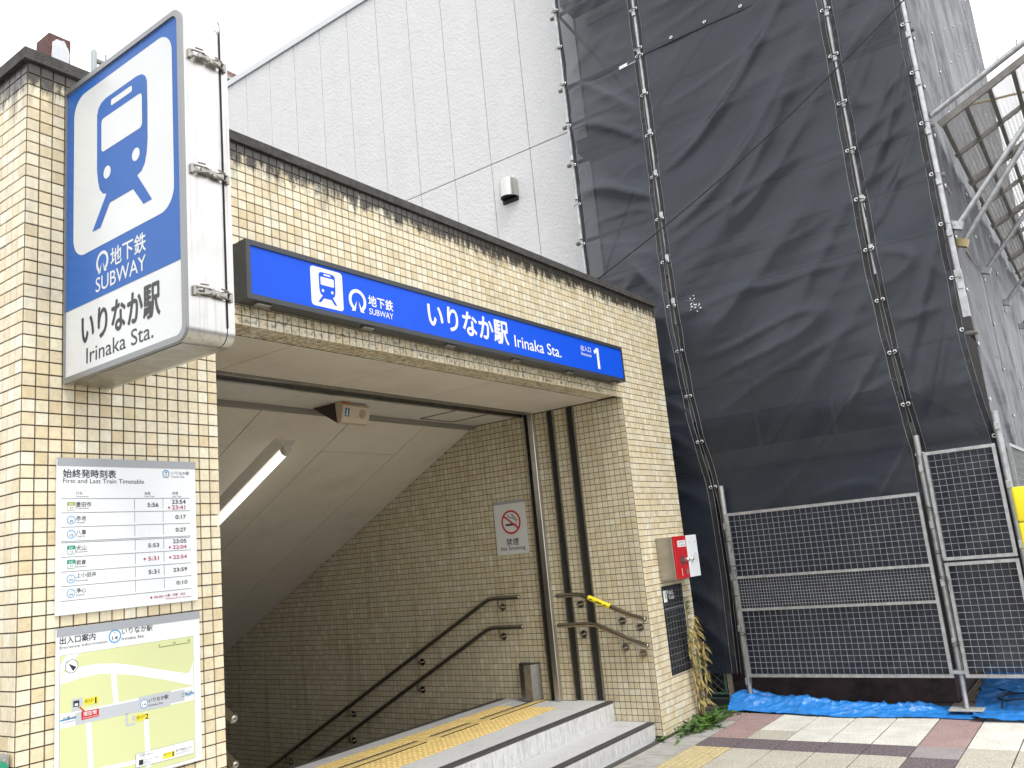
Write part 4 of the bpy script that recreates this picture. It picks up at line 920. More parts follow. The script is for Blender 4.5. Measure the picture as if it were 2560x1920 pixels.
# ================================================================ HANDRAILS
def arc(pts, r=0.06, n=5):
    """round the corners of a polyline"""
    pts = [Vector(p) for p in pts]; out = [pts[0]]
    for i in range(1, len(pts) - 1):
        a, b_, c = pts[i - 1], pts[i], pts[i + 1]
        rr = min(r, (a - b_).length * .45, (c - b_).length * .45)
        p0 = b_ + (a - b_).normalized() * rr; p1 = b_ + (c - b_).normalized() * rr
        for k in range(n + 1):
            t_ = k / n; out.append(p0 * (1 - t_) ** 2 + b_ * 2 * t_ * (1 - t_) + p1 * t_ ** 2)
    out.append(pts[-1]); return out
HX = RW - 0.075
def handrail(name, label, pts, brackets, group=None, wallx=RW - .007, sgn=1):
    h = thing(name, label, 'handrail', Vector(pts[0]), group)
    b = MB(); b.tube(arc(pts), 0.0205, 14)
    obj('rail', b, M_RAIL, h, smooth='angle')
    for c in (pts[0], pts[-1]):
        b = MB(); b.torus(c, (Vector(pts[1]) - Vector(pts[0])) if c == pts[0] else (Vector(pts[-1]) - Vector(pts[-2])), 0.011, 0.0085); obj('end_cap', b, M_RAIL, h, smooth=True)
    for (y, z) in brackets:
        # rosette on the wall below the rail, arm curling up to it
        zr = z - 0.085; hx = pts[0][0]
        b = MB(); b.disc((wallx - sgn * .004, y, zr), (1, 0, 0), 0.031, 0.008, 20); o = obj('rosette', b, M_RAIL, h, smooth='angle')
        b = MB(); b.tube(arc([(wallx - sgn * .006, y, zr), (hx - sgn * .005, y, zr - .005), (hx, y, z - .012)], .035), 0.0075, 8); obj('arm', b, M_RAIL, o, smooth='angle')
    return h
def yz(px, py): p = PX(px, py, HX); return (p.y, p.z)
A0 = yz(1290, 1493); A1 = yz(1223, 1500); dz = -0.51
def dn(p, L): return (p[0] + L, p[1] + dz * L)
handrail('handrail', 'upper steel handrail running down the tiled stair wall', [(HX, A0[0] - .03, A0[1]), (HX, A1[0], A0[1]), (HX, *dn((A1[0], A0[1]), 6))], [(A1[0] - .10, A0[1])] + [(A1[0] + d, A0[1] + dz * d) for d in (0.92, 1.9, 2.9, 3.9)])
B0 = yz(1300, 1567); B1 = yz(1225, 1571)
handrail('handrail', 'lower steel handrail running down the tiled stair wall', [(HX, B0[0] - .03, B0[1]), (HX, B1[0], B0[1]), (HX, *dn((B1[0], B0[1]), 6))], [(B1[0] - .10, B0[1])] + [(B1[0] + d, B0[1] + dz * d) for d in (0.92, 1.9, 2.9, 3.9)])
C0, C1, C2 = yz(1392, 1489), yz(1452, 1486), yz(1612, 1547)
h = handrail('handrail', 'upper short steel handrail with yellow sticker beside the steps', [(HX, C0[0], C1[1]), (HX, C1[0], C1[1]), (HX, C2[0] + .12, C2[1] + .03), (HX, C2[0], C2[1] - .004)], [(C1[0] + .05, C1[1]), (0.235, C1[1] - .15), (0.08, C1[1] - .205)])
rA, rB = Vector((C1[0], C1[1])), Vector((C2[0] + .12, C2[1] + .03)); ya, yb = rA.lerp(rB, .16), rA.lerp(rB, .60)
b = MB(); b.tube([(HX, ya[0], ya[1]), (HX, yb[0], yb[1])], 0.0213, 14, cap=False); obj('sticker', b, M_YELLOW, h, smooth='angle', label='yellow braille sticker wrapped round the handrail')
b = MB(); 
for t_ in (.15, .42, .5, .58, .8):
    y_ = ya[0] + (yb[0] - ya[0]) * t_; z_ = ya[1] + (yb[1] - ya[1]) * t_
    b.box(HX - .0222, HX - .021, y_ - .012, y_ + .012, z_ - .004, z_ + .003)
obj('sticker_print', b, M_INK, h)
D0, D1, D2 = yz(1396, 1562), yz(1488, 1560), yz(1619, 1613)
handrail('handrail', 'lower short steel handrail beside the steps, below the stickered one', [(HX, D0[0], D1[1]), (HX, D1[0], D1[1]), (HX, D2[0] + .12, D2[1] + .03), (HX, D2[0], D2[1] - .004)], [(C1[0] + .05, D1[1]), (0.235, D1[1] - .115), (0.08, D1[1] - .165)])
HL = PL1 + 0.088
for (zz, nm) in ((1.13, 'upper steel handrail on the left stair wall, its end curling past the tiled pillar'), (0.94, 'lower steel handrail on the left stair wall, its end curling past the tiled pillar')):
    handrail('handrail', nm, [(HL, 0.045, zz - .20), (HL, 0.45, zz), (HL, 1.6, zz), (HL, 7.0, zz - .51 * 5.4)], [(.5, zz - .05), (1.5, zz), (3.0, zz - .71)], wallx=PL1 + .007, sgn=-1)

gp = thing('corner_guard', 'dull steel bumper post at the foot of the stair wall', 'guard post', (RW, 1.2, 0.27))
b = MB(); sec = [(RW - .008, 1.095), (RW - .02, 1.095), (RW - .10, 1.14), (RW - .115, 1.20), (RW - .10, 1.26), (RW - .02, 1.305), (RW - .008, 1.305)]
b.prism([(x, y, 0.274) for x, y in sec], (0, 0, 0.30)); obj('shell', b, M_STEEL_DK, gp)
b = MB(); b.prism([(x - (.003 if x < RW - .01 else 0), y, 0.571) for x, y in sec], (0, 0, 0.008)); obj('cap', b, M_BLACK, gp)

# ================================================================ RED AND WHITE BOX, DARK FILM PANEL ON THE RIGHT PIER
hb = thing('hydrant_box', 'steel wall box with red and white front on the right pier', 'equipment box', (6.82, 0, 1.185))
b = MB(); b.bevbox(6.598, 7.065, -0.155, -0.006, 1.187, 1.534, .003, 1); obj('case', b, mat('dirty_stainless_case', (0.42, 0.40, 0.36), 0.3, 0.8, var=0.15, vscale=10), hb)
b = MB(); b.bevbox(6.60, 6.845, -0.172, -0.156, 1.185, 1.536, .003, 1); o1 = obj('door', b, M_RED, hb, label='red half door')
b = MB(); b.bevbox(6.849, 7.063, -0.172, -0.156, 1.185, 1.536, .003, 1); o2 = obj('door', b, mat('white_enamel', (0.74, 0.77, 0.80), 0.3), hb, label='white half door')
pan = Panel(lambda u, v, d: (u, -0.172 - d, v), 0.0)
pan.rect(M_WHITE, 6.665, 1.445, 6.825, 1.498, .001)
pan.text(M_GREYINK, '連結送水管', 6.69, 1.475, 6.80, 1.491, .0016, 0.0); pan.text(M_GREYINK, '消火栓設備', 6.68, 1.452, 6.81, 1.468, .0016, 0.0)
pan.circle(mat('dark_steel_disc', (0.14, 0.15, 0.15), 0.35, 0.7), 6.735, 1.333, .043, .001); pan.line(M_GREYINK, 6.695, 1.334, 6.775, 1.334, .004, .0016); pan.line(M_GREYINK, 6.735, 1.295, 6.735, 1.372, .004, .0016)
pan.circle(mat('green_seal', (0.12, 0.20, 0.15), 0.5), 6.80, 1.237, .023, .001); pan.circle(M_ACRYL, 7.00, 1.345, .045, .001)
pan.rect(M_WHITE, 6.69, 1.205, 6.697, 1.27, .001)
for (u, v) in ((6.905, 1.475), (7.02, 1.48)): pan.circle(M_INK, u, v, .005, .001)
pan.join = True; flush_text(); pan.build(hb, 'print', 'stuff')
for xx in (6.815, 6.905):
    b = MB(); b.tube([(xx, -.172, 1.335), (xx, -.185, 1.335), (xx, -.195, 1.335)], [.02, .02, .012], 14); obj('knob', b, M_STEEL, hb, smooth='angle')
fp = thing('shop_panel', 'dark glossy film panel with white lettering below the red and white box', 'panel', (6.8, 0, 0.42))
b = MB(); b.bevbox(6.597, 6.985, -0.012, -0.004, 0.422, 1.135, .002, 1); obj('panel', b, M_GLOSSBLK, fp)
b = MB()  # wavy reflection of tile rows, put into the panel as thin raised lines
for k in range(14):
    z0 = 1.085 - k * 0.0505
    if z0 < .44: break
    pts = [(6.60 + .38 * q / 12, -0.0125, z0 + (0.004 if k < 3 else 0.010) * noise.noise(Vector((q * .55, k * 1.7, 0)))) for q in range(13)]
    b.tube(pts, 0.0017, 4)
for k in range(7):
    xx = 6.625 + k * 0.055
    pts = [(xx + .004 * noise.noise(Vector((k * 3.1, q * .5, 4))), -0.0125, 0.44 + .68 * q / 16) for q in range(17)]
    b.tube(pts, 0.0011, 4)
obj('reflection_lines', b, M_REFLINE, fp)
b = MB(); b.box(6.60, 6.982, -0.016, -0.012, 0.945, 0.955); obj('bar', b, M_GREYINK, fp)
pan = Panel(lambda u, v, d: (u, -0.0145 - d, v), 0.0)
pan.rect(M_WHITE, 6.602, 1.005, 6.665, 1.10, .001); pan.circle(M_INK, 6.636, 1.045, .012, .0016, 12, .007); pan.line(M_INK, 6.63, 1.06, 6.645, 1.085, .006, .0016)
pan.text(M_WHITE, 'NaiL', 6.68, 1.062, 6.80, 1.10, .001, 0.012); pan.text(M_WHITE, 'Yubi', 6.69, 1.022, 6.80, 1.058, .001, 0.012)
flush_text(); pan.build(fp)

# ================================================================ PLANTS
def leaf(mb, base, direction, L, wd, droop, rnd_):
    d = Vector(direction).normalized(); side = d.cross(Vector((0, 0, 1)))
    if side.length < .1: side = Vector((1, 0, 0))
    side.normalize(); side.rotate(Matrix.Rotation(rnd_.uniform(-.9, .9), 3, d))
    prof = ((0, .12), (.3, 1), (.65, .75), (1, 0.04)); vs = []
    p = Vector(base); prev = 0
    dd = d.copy()
    for k, (t_, w_) in enumerate(prof):
        p = p + dd * L * (t_ - prev); prev = t_
        dd = (dd + Vector((0, 0, -droop)) * .5).normalized()
        vs += [p - side * wd * w_ / 2, p + side * wd * w_ / 2]
    mb.add(vs, [(0, 1, 3, 2), (2, 3, 5, 4), (4, 5, 7, 6)])
rp = random.Random(11)
wd_ = thing('wilted_weed', 'tall half-dried weed with drooping brown leaves at the corner of the pier', 'plant', (6.93, -0.05, 0))
stems = [[(6.98, -.03, .02), (6.93, -.05, .3), (6.89, -.06, .62), (6.85, -.09, .88), (6.82, -.10, 1.02)], [(7.03, -.03, .02), (7.02, -.05, .35), (6.99, -.08, .7), (6.985, -.09, .86)], [(7.08, -.04, .02), (7.1, -.07, .3), (7.12, -.08, .62)]]
for s_ in stems:
    b = MB(); b.tube(s_, [.011, .010, .008, .005, .003][:len(s_)], 7); obj('stem', b, M_STEM, wd_, smooth=True)
dl, gl, ol = MB(), MB(), MB()
for si, s_ in enumerate(stems):
    for k in range(150 if si < 2 else 60):
        t_ = rp.random() ** .8; q = t_ * (len(s_) - 1); i = min(int(q), len(s_) - 2); p = Vector(s_[i]).lerp(Vector(s_[i + 1]), q - i)
        if p.z < .10: continue
        a = rp.uniform(0, 2 * math.pi)
        top = p.z > .78 and si == 0
        d = Vector((math.cos(a) * 1.25, -abs(math.sin(a)) * .7 - .1, .5 if top else rp.uniform(-.7, .05)))
        leaf(gl if top else (dl if rp.random() < .55 else ol), p, d, rp.uniform(.04, .07) if top else rp.uniform(.05, .125), rp.uniform(.006, .01) if top else rp.uniform(.010, .019), 0.2 if top else .6, rp)
obj('dry_leaves', dl, M_DRY, wd_, kind='stuff'); obj('olive_leaves', ol, M_DRY2, wd_, kind='stuff'); obj('green_leaves', gl, M_LEAF, wd_, kind='stuff')
def tuft(name, label, cx, cy, sx, sy, n, L, M, up=.7):
    t_ = thing(name, label, 'weed', (cx, cy, 0)); mbs = [MB(), MB()]
    for k in range(n):
        x, y = cx + rp.gauss(0, sx), cy + rp.gauss(0, sy); a = rp.uniform(0, 6.28)
        leaf(mbs[k % 2], (x, y, 0.0), (math.cos(a), math.sin(a), rp.uniform(up * .5, up * 1.6)), rp.uniform(.6, 1.2) * L, L * .16, .6, rp)
    obj('leaves', mbs[0], M, t_, kind='stuff'); obj('leaves', mbs[1], M_LEAF2, t_, kind='stuff')
tuft('grass_tuft', 'leafy green weeds sprouting in front of the tiled pier corner', 6.80, -.13, .16, .045, 260, .15, M_LEAF, 1.0)
tuft('small_weed', 'tiny green weed in the crack at the foot of the lower step', 6.245, -.02, .012, .012, 14, .09, M_LEAF)
tuft('low_weeds', 'low green weeds under the chain-link gate beside the blue tarpaulin', 7.42, -.10, .13, .07, 420, .075, M_LEAF2)
tuft('wall_sprout', 'small green sprout growing from the side of the left pillar', 1.478, .19, .004, .01, 8, .04, M_LEAF)
for o in [o for o in bpy.data.objects if o.name.startswith('wall_sprout')]: o.location.z = 1.62

# ================================================================ CHAIN-LINK GATE in the gap
cg = thing('chain_link_gate', 'green chain-link gate with timber post seen below the narrow black sheet', 'gate', (7.6, .15, 0))
gmap = lambda q: [(7.60 + (y - gyy), -.075 + (7.57 - x) * 1.35, z) for (x, y, z) in q]
gyy = -0.06
b = MB(); b.box(7.555, 7.585, gyy - .015, gyy + .015, 0, 1.15); b.v = gmap(b.v); obj('post', b, M_WOOD, cg)
b = MB(); b.tube([(7.20, gyy, .10), (7.55, gyy, .10)], .012, 8); b.tube([(7.535, gyy, .10), (7.535, gyy, 1.15)], .010, 8); b.box(7.19, 7.56, gyy - .01, gyy + .01, .055, .07); b.v = gmap(b.v); obj('frame', b, M_GREENWIRE, cg)
b = MB(); sp_ = 0.056
for k in range(-26, 12):
    for sg_ in (1, -1):
        x0 = 7.20 + k * sp_; pts = []
        lo_, hi_ = 7.20, 7.535
        # line x = x0 + sg*(z-.1)*0.8 clipped
        za, zb = .105, 1.12
        def X_(z): return (x0 + (z - .1) * .8) if sg_ > 0 else (7.20 + 0.335 - (x0 - 7.20) - (z - .1) * .8)
        zs = [z for z in (za + (zb - za) * q / 40 for q in range(41)) if lo_ < X_(z) < hi_]
        if len(zs) > 1: b.tube([(X_(zs[0]), gyy + sg_ * .002, zs[0]), (X_(zs[-1]), gyy + sg_ * .002, zs[-1])], .0022, 4)
b.v = gmap(b.v); obj('wire_mesh', b, M_GREENWIRE, cg, kind='stuff')

# ================================================================ WHITE BUILDING (wall X=7.95)
WX = 7.95
wb = thing('white_building', 'tall white panel-clad building wall rising behind the subway entrance', 'building', (WX, 4, 0))
b = MB(); b.box(WX + .02, 20, 0.87, 8.3, 0, 9.50); obj('wall_core', b, M_ALCJ, wb)
yy = 0.90; ys = [0.90]
ys = [1.085 + 0.5795 * k for k in range(-1, 13)]
for y0, y1 in zip(ys[:-1], ys[1:]):
    for (z0, z1) in ((0.0, 2.95), (2.955, 6.222), (6.232, 9.46)):
        b = MB(); b.bevbox(WX, WX + .03, max(y0, .875) + .004, min(y1, 8.3) - .004, z0, z1, .003, 1); obj('panel', b, M_ALC, wb)
b = MB(); b.box(WX - .03, WX + .12, 0.875, 8.33, 9.455, 9.55); obj('parapet_flashing', b, mat('pale_flashing', (0.58, 0.60, 0.61), 0.4, 0.3), wb)
# vent hood
vc = PX(1276, 474, WX)
b = MB(); r_ = .115
prof2 = []
for k in range(13): a = math.pi * k / 12; prof2.append((r_ * math.cos(a), .15 * math.sin(a)))
vs, fs = [], []
for zlev, s_ in ((-.12, 1), (.06, 1), (.105, .93), (.125, .7)):
    vs += [(WX - max(q, 0) * s_ - .004, vc.y + p_ * (1 if s_ == 1 else s_), vc.z + zlev) for p_, q in prof2]
n_ = 13
for l_ in range(3):
    for k in range(12): fs.append((l_ * n_ + k, l_ * n_ + k + 1, (l_ + 1) * n_ + k + 1, (l_ + 1) * n_ + k))
fs.append(tuple(3 * n_ + k for k in range(n_)))
b.add(vs, fs); o = obj('vent_hood', b, mat('vent_steel', (0.52, 0.52, 0.49), 0.3, 0.8), wb, smooth='angle')
b = MB(); b.add([(WX - max(q, 0) * .94 - .004, vc.y + p_ * .95, vc.z - .112) for p_, q in prof2], [tuple(range(13))]); b.box(WX - .03, WX, vc.y - .11, vc.y + .11, vc.z - .165, vc.z - .12); obj('vent_opening', b, M_BLACK, o)

# ================================================================ SCAFFOLDED BUILDING behind the sheets
sb = thing('scaffolded_building', 'grey building with dark plum base wrapped in black scaffold sheets', 'building', (12, -0.5, 0))
b = MB(); b.box(WX + .01, 19.4, -1.86, 0.86, 2.64, 12.6); obj('wall', b, M_INNERWALL, sb)
b = MB(); b.box(WX - .02, 19.4, -1.87, 0.86, 0, 2.64); obj('plinth', b, M_PLINTH, sb)
b = MB(); b.box(7.9, 19.4, -2.6, -1.88, -0.004, 0.004)
for k in range(24): b.box(7.9, 19.4, -2.6 + k * .03, -2.6 + k * .03 + .022, 0.004, .010)
obj('entry_floor', b, mat('brown_floor_tile', (0.22, 0.185, 0.14), 0.8, var=.2, vscale=12), sb)
b = MB()
for z in (4.2, 5.5, 7.4): b.box(WX - .03, WX + .01, -1.7, .7, z, z + .08)
obj('ledge', b, M_PLANK, sb)
# ================================================================ SCAFFOLD
SX = 7.5
sc = thing('scaffold', 'galvanised pipe scaffold standing in front of the grey building', 'scaffold', (SX, -1, 0))
SCTOP = 12.8
POCK = []
def pocket_mesh():
    if not POCK:
        b = MB(); b.bevbox(-.038, .034, -.020, .020, -.05, .012, .006, 1)
        me = bpy.data.meshes.new('wedge_pocket'); me.from_pydata(b.v, [], b.f); me.materials.append(M_GALV); POCK.append(me)
    return POCK[0]
def pole(x, y, z0, z1, sleeves=True, r=0.0243):
    b = MB(); b.tube([(x, y, z0), (x, y, z1)], r, 12); o = obj('pole', b, M_GALV, sc, smooth='angle')
    if sleeves:
        z = z0 + .25
        while z < min(z1, 8.5):
            k_ = bpy.data.objects.new('wedge_pocket', pocket_mesh()); col.objects.link(k_); k_.parent = o
            k_.location = Vector((x, y, z)) - Vector(sc.location); z += 0.45
    return o
P1, P2, P2b, P3, P4 = 0.85, -0.085, -0.290, -1.935, -2.535
pole(SX, P1, 0, SCTOP); pole(SX, P2, 3.55, SCTOP); pole(SX - .005, P2b, 0.0, 1.95); pole(SX, P3, 3.55, SCTOP); pole(SX - .005, -2.0, 0.3, 2.15); pole(SX, P4, 3.05, SCTOP)
pole(SX - .02, -2.585, 0.1, 2.25)
# flat bar tail of the corner pole, screw jacks and base plates
b = MB(); b.bevbox(SX - .03, SX + .03, P4 - .028, P4 + .028, 3.02, 3.42, .004, 1); obj('pole_tail', b, M_GALV, sc)
jb = PZ(2419, 1783, 0.012)
b = MB(); b.tube([(jb.x, jb.y, .01), (SX - .005, -2.0, .30)], .0185, 12); o = obj('screw_jack', b, M_GALV, sc, smooth='angle')
b = MB()
for k in range(26): q = Vector((jb.x, jb.y, .02)).lerp(Vector((SX - .005, -2.0, .28)), k / 26); b.torus(q, (0, 0, 1), .0185, .0022, 12, 4)
obj('screw_thread', b, M_GALV, o)
b = MB(); b.bevbox(jb.x - .075, jb.x + .075, jb.y - .12, jb.y + .12, .034, .046, .005, 2); obj('base_plate', b, mat('grey_plastic_base', (0.36, 0.36, 0.34), 0.7, var=.2, vscale=30), sc)
b = MB(); b.torus((SX - .005, -2.0, .30), (0, 0, 1), .028, .012); b.box(SX - .05, SX + .04, -2.05, -1.95, .30, .325); obj('jack_nut', b, M_GALV, sc)
# ledgers, walk boards and braces inside the sheets
for z in (2.9, 3.8, 4.25, 4.7, 5.6, 6.05, 6.5, 7.4, 8.3, 9.2, 10.1, 11.0):
    b = MB(); b.tube([(SX + .05, P1 + .1, z), (SX + .05, P4 - .05, z)], .0213, 8); b.tube([(SX + .07, P4 - .0, z), (19.5, P4 - .0, z)], .0213, 8); obj('ledger', b, M_GALV_DK, sc)
for z in (2.1, 3.9, 5.7, 7.5, 9.3, 11.1):
    for (y0, y1) in ((P1, P2), (P2, P3), (P3, P4 + .1)):
        b = MB(); b.box(SX + .10, SX + .36, y1 + .03, y0 - .03, z, z + .04); obj('walk_board', b, M_PLANK, sc)
        b = MB(); b.box(SX + .085, SX + .097, y1 + .02, y0 - .02, z + .02, z + .17); obj('toe_board', b, M_PLANK, sc)
for (ya_, yb_, za_, zb_) in ((P1, P2, 4.0, 5.6), (P2, P1, 5.8, 7.4), (P2, P3, 5.8, 7.4), (P3, P4, 3.95, 5.6), (P4, P3, 5.7, 7.4)):
    b = MB(); b.tube([(SX + .075, ya_, za_), (SX + .075, yb_, zb_)], .0165, 8); obj('brace', b, M_GALV_DK, sc)
for yq in (-.6, -1.3):
    b = MB(); b.tube([(SX + .34, yq, 2.1), (SX + .34, yq, 9)], .0213, 8); obj('inner_pole', b, M_GALV_DK, sc)

# ================================================================ SCAFFOLD SHEETS
def interp(tbl, z):
    tbl = sorted(tbl)
    if z <= tbl[0][0]: return tbl[0][1]
    for (a, va), (b_, vb) in zip(tbl[:-1], tbl[1:]):
        if z <= b_: return va + (vb - va) * (z - a) / (b_ - a)
    return tbl[-1][1]
E1 = [(0.2, .86), (13, .83)]
E2 = [(0.2, -.24), (0.28, -.19), (1.1, -.215), (1.8, -.205), (2.9, -.10), (3.6, -.065), (4.2, -.06), (7.1, -.095), (13, -.10)]
E3 = [(0.2, -1.98), (2.0, -1.995), (3.0, -1.94), (3.65, -1.918), (6.2, -1.93), (13, -1.93)]
E4 = [(0.2, -2.60), (1.9, -2.58), (2.9, -2.505), (3.6, -2.515), (5.9, -2.545), (13, -2.55)]
def zs_from(px, ox=1360, oy=0, s=2.5136): return [PX(ox + x / s, oy + y / s, SX).z for x, y in px]
EY1 = zs_from([(95, 70), (122, 297), (152, 527), (172, 797), (202, 1040), (230, 1287), (258, 1537)]) + [7.9, 8.3, 8.75, 9.2]
EY2 = zs_from([(575, 68), (605, 312), (612, 356), (640, 600), (668, 857), (705, 1115), (733, 1383), (775, 1650)]) + zs_from([(562, 268), (623, 548), (686, 830), (753, 1115), (815, 1400)], 1460, 660) + [7.4, 7.85, 8.3, 8.75]
EY3 = zs_from([(1767, 75), (1822, 358), (1878, 655), (1937, 950), (1993, 1255), (2055, 1570)]) + zs_from([(1875, 230), (1955, 555), (2037, 880), (2097, 1195)], 1460, 660) + [6.55, 7.0, 7.5]
EY4 = zs_from([(380, 158), (443, 437), (508, 733), (572, 1033), (620, 1330), (672, 1650)], 2100, 0, 2.37) + zs_from([(622, 1358)], 2260, 480, 3.95) + [PX(2485, 1088, SX).z, 5.95, 6.4, 6.85]
def folds(s_, z, seed, k1, lean, hang=1.0):
    """draped height of the sheet: long swags falling from the tie points, plus fine creases"""
    o = seed * 17.3
    c = z - lean * (s_ ** 1.5) + .08 * noise.noise(Vector((s_ * 1.3, z * .6, o)))
    big_ = noise.noise(Vector((s_ * .45 + o, c * 1.55 * k1, o * 1.3)))
    rid = 1 - abs(noise.noise(Vector((s_ * .55 - o, c * 2.1 * k1, 5 + o)))) * 2.2
    rid = max(rid, 0) ** 2.5
    crs = 1 - abs(noise.noise(Vector((s_ * 1.1 + o, (z - lean * .30 * s_) * 3.2, 9 + o)))) * 2.4
    crs = max(crs, 0) ** 4
    fine = noise.noise(Vector((s_ * 5, c * 9, o)))
    edge = 1 - abs(noise.noise(Vector((s_ * 2.2, (z - .25 * s_) * 7.5, 2 + o)))) * 2.4       # short puckers near the ties
    edge = max(edge, 0) ** 3 * (max(0, 1 - s_ / .3) + max(0, 1 - (1 - s_) / .3))
    env = math.sin(math.pi * min(max(s_, 0), 1)) ** .6
    amp = .55 + .9 * abs(noise.noise(Vector((s_ * .8, z * .45, 40 + o))))
    return hang * env * (.090 * big_ * amp + .070 * rid * amp + .020 * crs + .004 * fine + .022 * edge)
eye_me = None
def eyelet(parent, loc, nrm_='x'):
    global eye_me
    if eye_me is None:
        b = MB(); b.torus((0, 0, 0), (1, 0, 0), .0125, .0052, 12, 5); eye_me = bpy.data.meshes.new('eyelet'); eye_me.from_pydata(b.v, [], b.f); eye_me.materials.append(M_EYE)
        for p in eye_me.polygons: p.use_smooth = True
    o = bpy.data.objects.new('eyelet', eye_me); col.objects.link(o); o.parent = parent
    o.location = Vector(loc) - parent_origin(parent)
    if nrm_ == 'y': o.rotation_euler = (0, 0, R(90))
    return o
def sheet(label, el, er, z0, z1, eyl, eyr, seed, k1=1.0, lean=1.2, gap=.011, hang=1.0, group=None, topeyes=0, cloth=None):
    ylm = (interp(el, (z0 + z1) / 2) + interp(er, (z0 + z1) / 2)) / 2
    t_ = thing('scaffold_sheet', label, 'sheet', (SX, ylm, z0), group)
    nu = max(10, int((interp(el, z0) - interp(er, z0)) / .026)); nz = int((z1 - z0) / .030)
    vs = []; fs = []
    def surf(s_, z):
        g_ = gap if z > 3.5 else max(.004, gap - (3.5 - z) * .02)
        yl = interp(el, z) - g_; yr = interp(er, z) + g_
        # scalloped edges between tie points
        def sc_(eys):
            d = min([abs(z - e) for e in eys] + [.5]); return .007 * min(d / .22, 1)
        yl -= sc_(eyl); yr += sc_(eyr)
        y = yl + (yr - yl) * s_
        f_ = folds(s_, z, seed, k1, lean, hang)
        tie = 0
        lowf = min(max((2.5 - z) / .45, 0), 1)          # tucked in behind the fence panels lower down
        return Vector((SX - .024 + lowf * .085 - f_ * (1 - .45 * lowf), y, z))
    for j in range(nz + 1):
        z = z0 + (z1 - z0) * j / nz
        for i in range(nu + 1): vs.append(surf(i / nu, z))
    for j in range(nz):
        for i in range(nu): a = j * (nu + 1) + i; fs.append((a, a + 1, a + nu + 2, a + nu + 1))
    b = MB(); b.add(vs, fs); obj('cloth', b, cloth or M_SHEET, t_, smooth=True)
    W_ = abs(interp(el, (z0 + z1) / 2) - interp(er, (z0 + z1) / 2))
    hem = MB(); sti = MB(); hw = .05 / W_
    zz = [z0 + (z1 - z0) * k / 60 for k in range(61)]
    for (sa, sb_) in ((0, hw), (1 - hw, 1)):
        vs = []
        for z in zz: vs += [surf(sa, z) + Vector((-.002, 0, 0)), surf(sb_, z) + Vector((-.002, 0, 0))]
        hem.add(vs, [(2 * k, 2 * k + 1, 2 * k + 3, 2 * k + 2) for k in range(60)])
        for s_ in (sa + hw * .12 if sa == 0 else sb_ - hw * .12, sb_ if sa == 0 else sa):
            sti.tube([surf(s_, z) + Vector((-.004, 0, 0)) for z in zz], .0011, 3, cap=False)
    obj('hem', hem, M_HEM, t_); obj('stitching', sti, M_STITCH, t_)
    for (eys, s_, sgn) in ((eyl, 0.018 / W_, 1), (eyr, 1 - 0.018 / W_, -1)):
        for e in eys:
            if z0 + .02 < e < z1 - .01:
                p = surf(s_, e) + Vector((-.007, 0, 0)); eyelet(t_, p)
                tie = MB(); tie.tube([p + Vector((.002, 0, 0)), p + Vector((-.02, sgn * .02, -.004)), p + Vector((-.022, sgn * .05, -.010)), p + Vector((0, sgn * .065, -.014))], .003, 5); obj('tie', tie, M_HEM, t_)
    for k in range(topeyes):
        s_ = (k + 1) / (topeyes + 1); eyelet(t_, surf(s_, z1 - .03) + Vector((-.007, 0, 0)))
    return t_, surf
SEAM = 6.47
shA, sfA = sheet('narrow black mesh sheet between white wall and first scaffold pole, below the white tag', E1, E2, .285, SEAM, EY1, EY2, 1, .9, -.55)
shB, sfB = sheet('widest black mesh sheet with long diagonal swags and pale paint specks', E2, E3, .285, SEAM, EY2, EY3, 2, .8, 1.75, hang=1.25)
shC, sfC = sheet('black mesh sheet between the two right-hand poles above the tall fence panel', E3, E4, .30, 6.6, EY3, EY4, 3, 1.0, 1.0)
sheet('upper narrow see-through black sheet above the white tag', E1, E2, SEAM - .05, 12.5, EY1, EY2, 4, .9, .5, topeyes=2, cloth=M_SHEET2)
shU, sfU = sheet('upper wide black sheet with row of eyelets along its bottom hem', E2, E3, SEAM - .045, 12.5, EY2, EY3, 5, .8, 1.0)
for k in range(4): eyelet(shU, sfU(.2 + .2 * k, SEAM - .01) + Vector((-.01, 0, 0)))
sheet('upper black sheet at the scaffold corner', E3, E4, 6.55, 12.5, EY3, EY4, 6, 1.0, .8)
# white tag and paint specks on the cloth
tgA = PX(1548, 171, SX - .03); tgB = PX(1588, 150, SX - .03)
b = MB(); d_ = (tgB - tgA).normalized(); b.bar(tgA, tgB, d_.cross(Vector((1, 0, 0))).normalized() * .017, Vector((.001, 0, 0))); obj('tag', b, M_WHITE, shA)
pan = Panel(lambda u, v, d: tuple(tgA + d_ * u + Vector((-.0015 - d, 0, 0)) + Vector((0, 0, v))), 0.0)
pan.text(M_GREYINK, 'シート', .03, -.008, .11, .008, .001, 0.0, skew=.0); flush_text(); pan.build(shA, 'tag_print')
b = MB()
for k in range(26):
    px_, py_ = 1732 + random.gauss(0, 9), 760 + random.gauss(0, 12); q = PX(px_, py_, SX - .04); r_ = random.uniform(.002, .008)
    zq = q.z; W2 = interp(E2, zq) - interp(E3, zq); s_ = (interp(E2, zq) - q.y) / W2; c = sfB(s_, zq) + Vector((-.004, 0, 0))
    b.add([c + Vector((0, r_ * math.cos(a) * random.uniform(.6, 1.3), r_ * math.sin(a) * random.uniform(.6, 1.3))) for a in (0, .9, 1.8, 2.7, 3.6, 4.5, 5.4)], [tuple(range(7))])
obj('paint_specks', b, M_WHITE, shB)
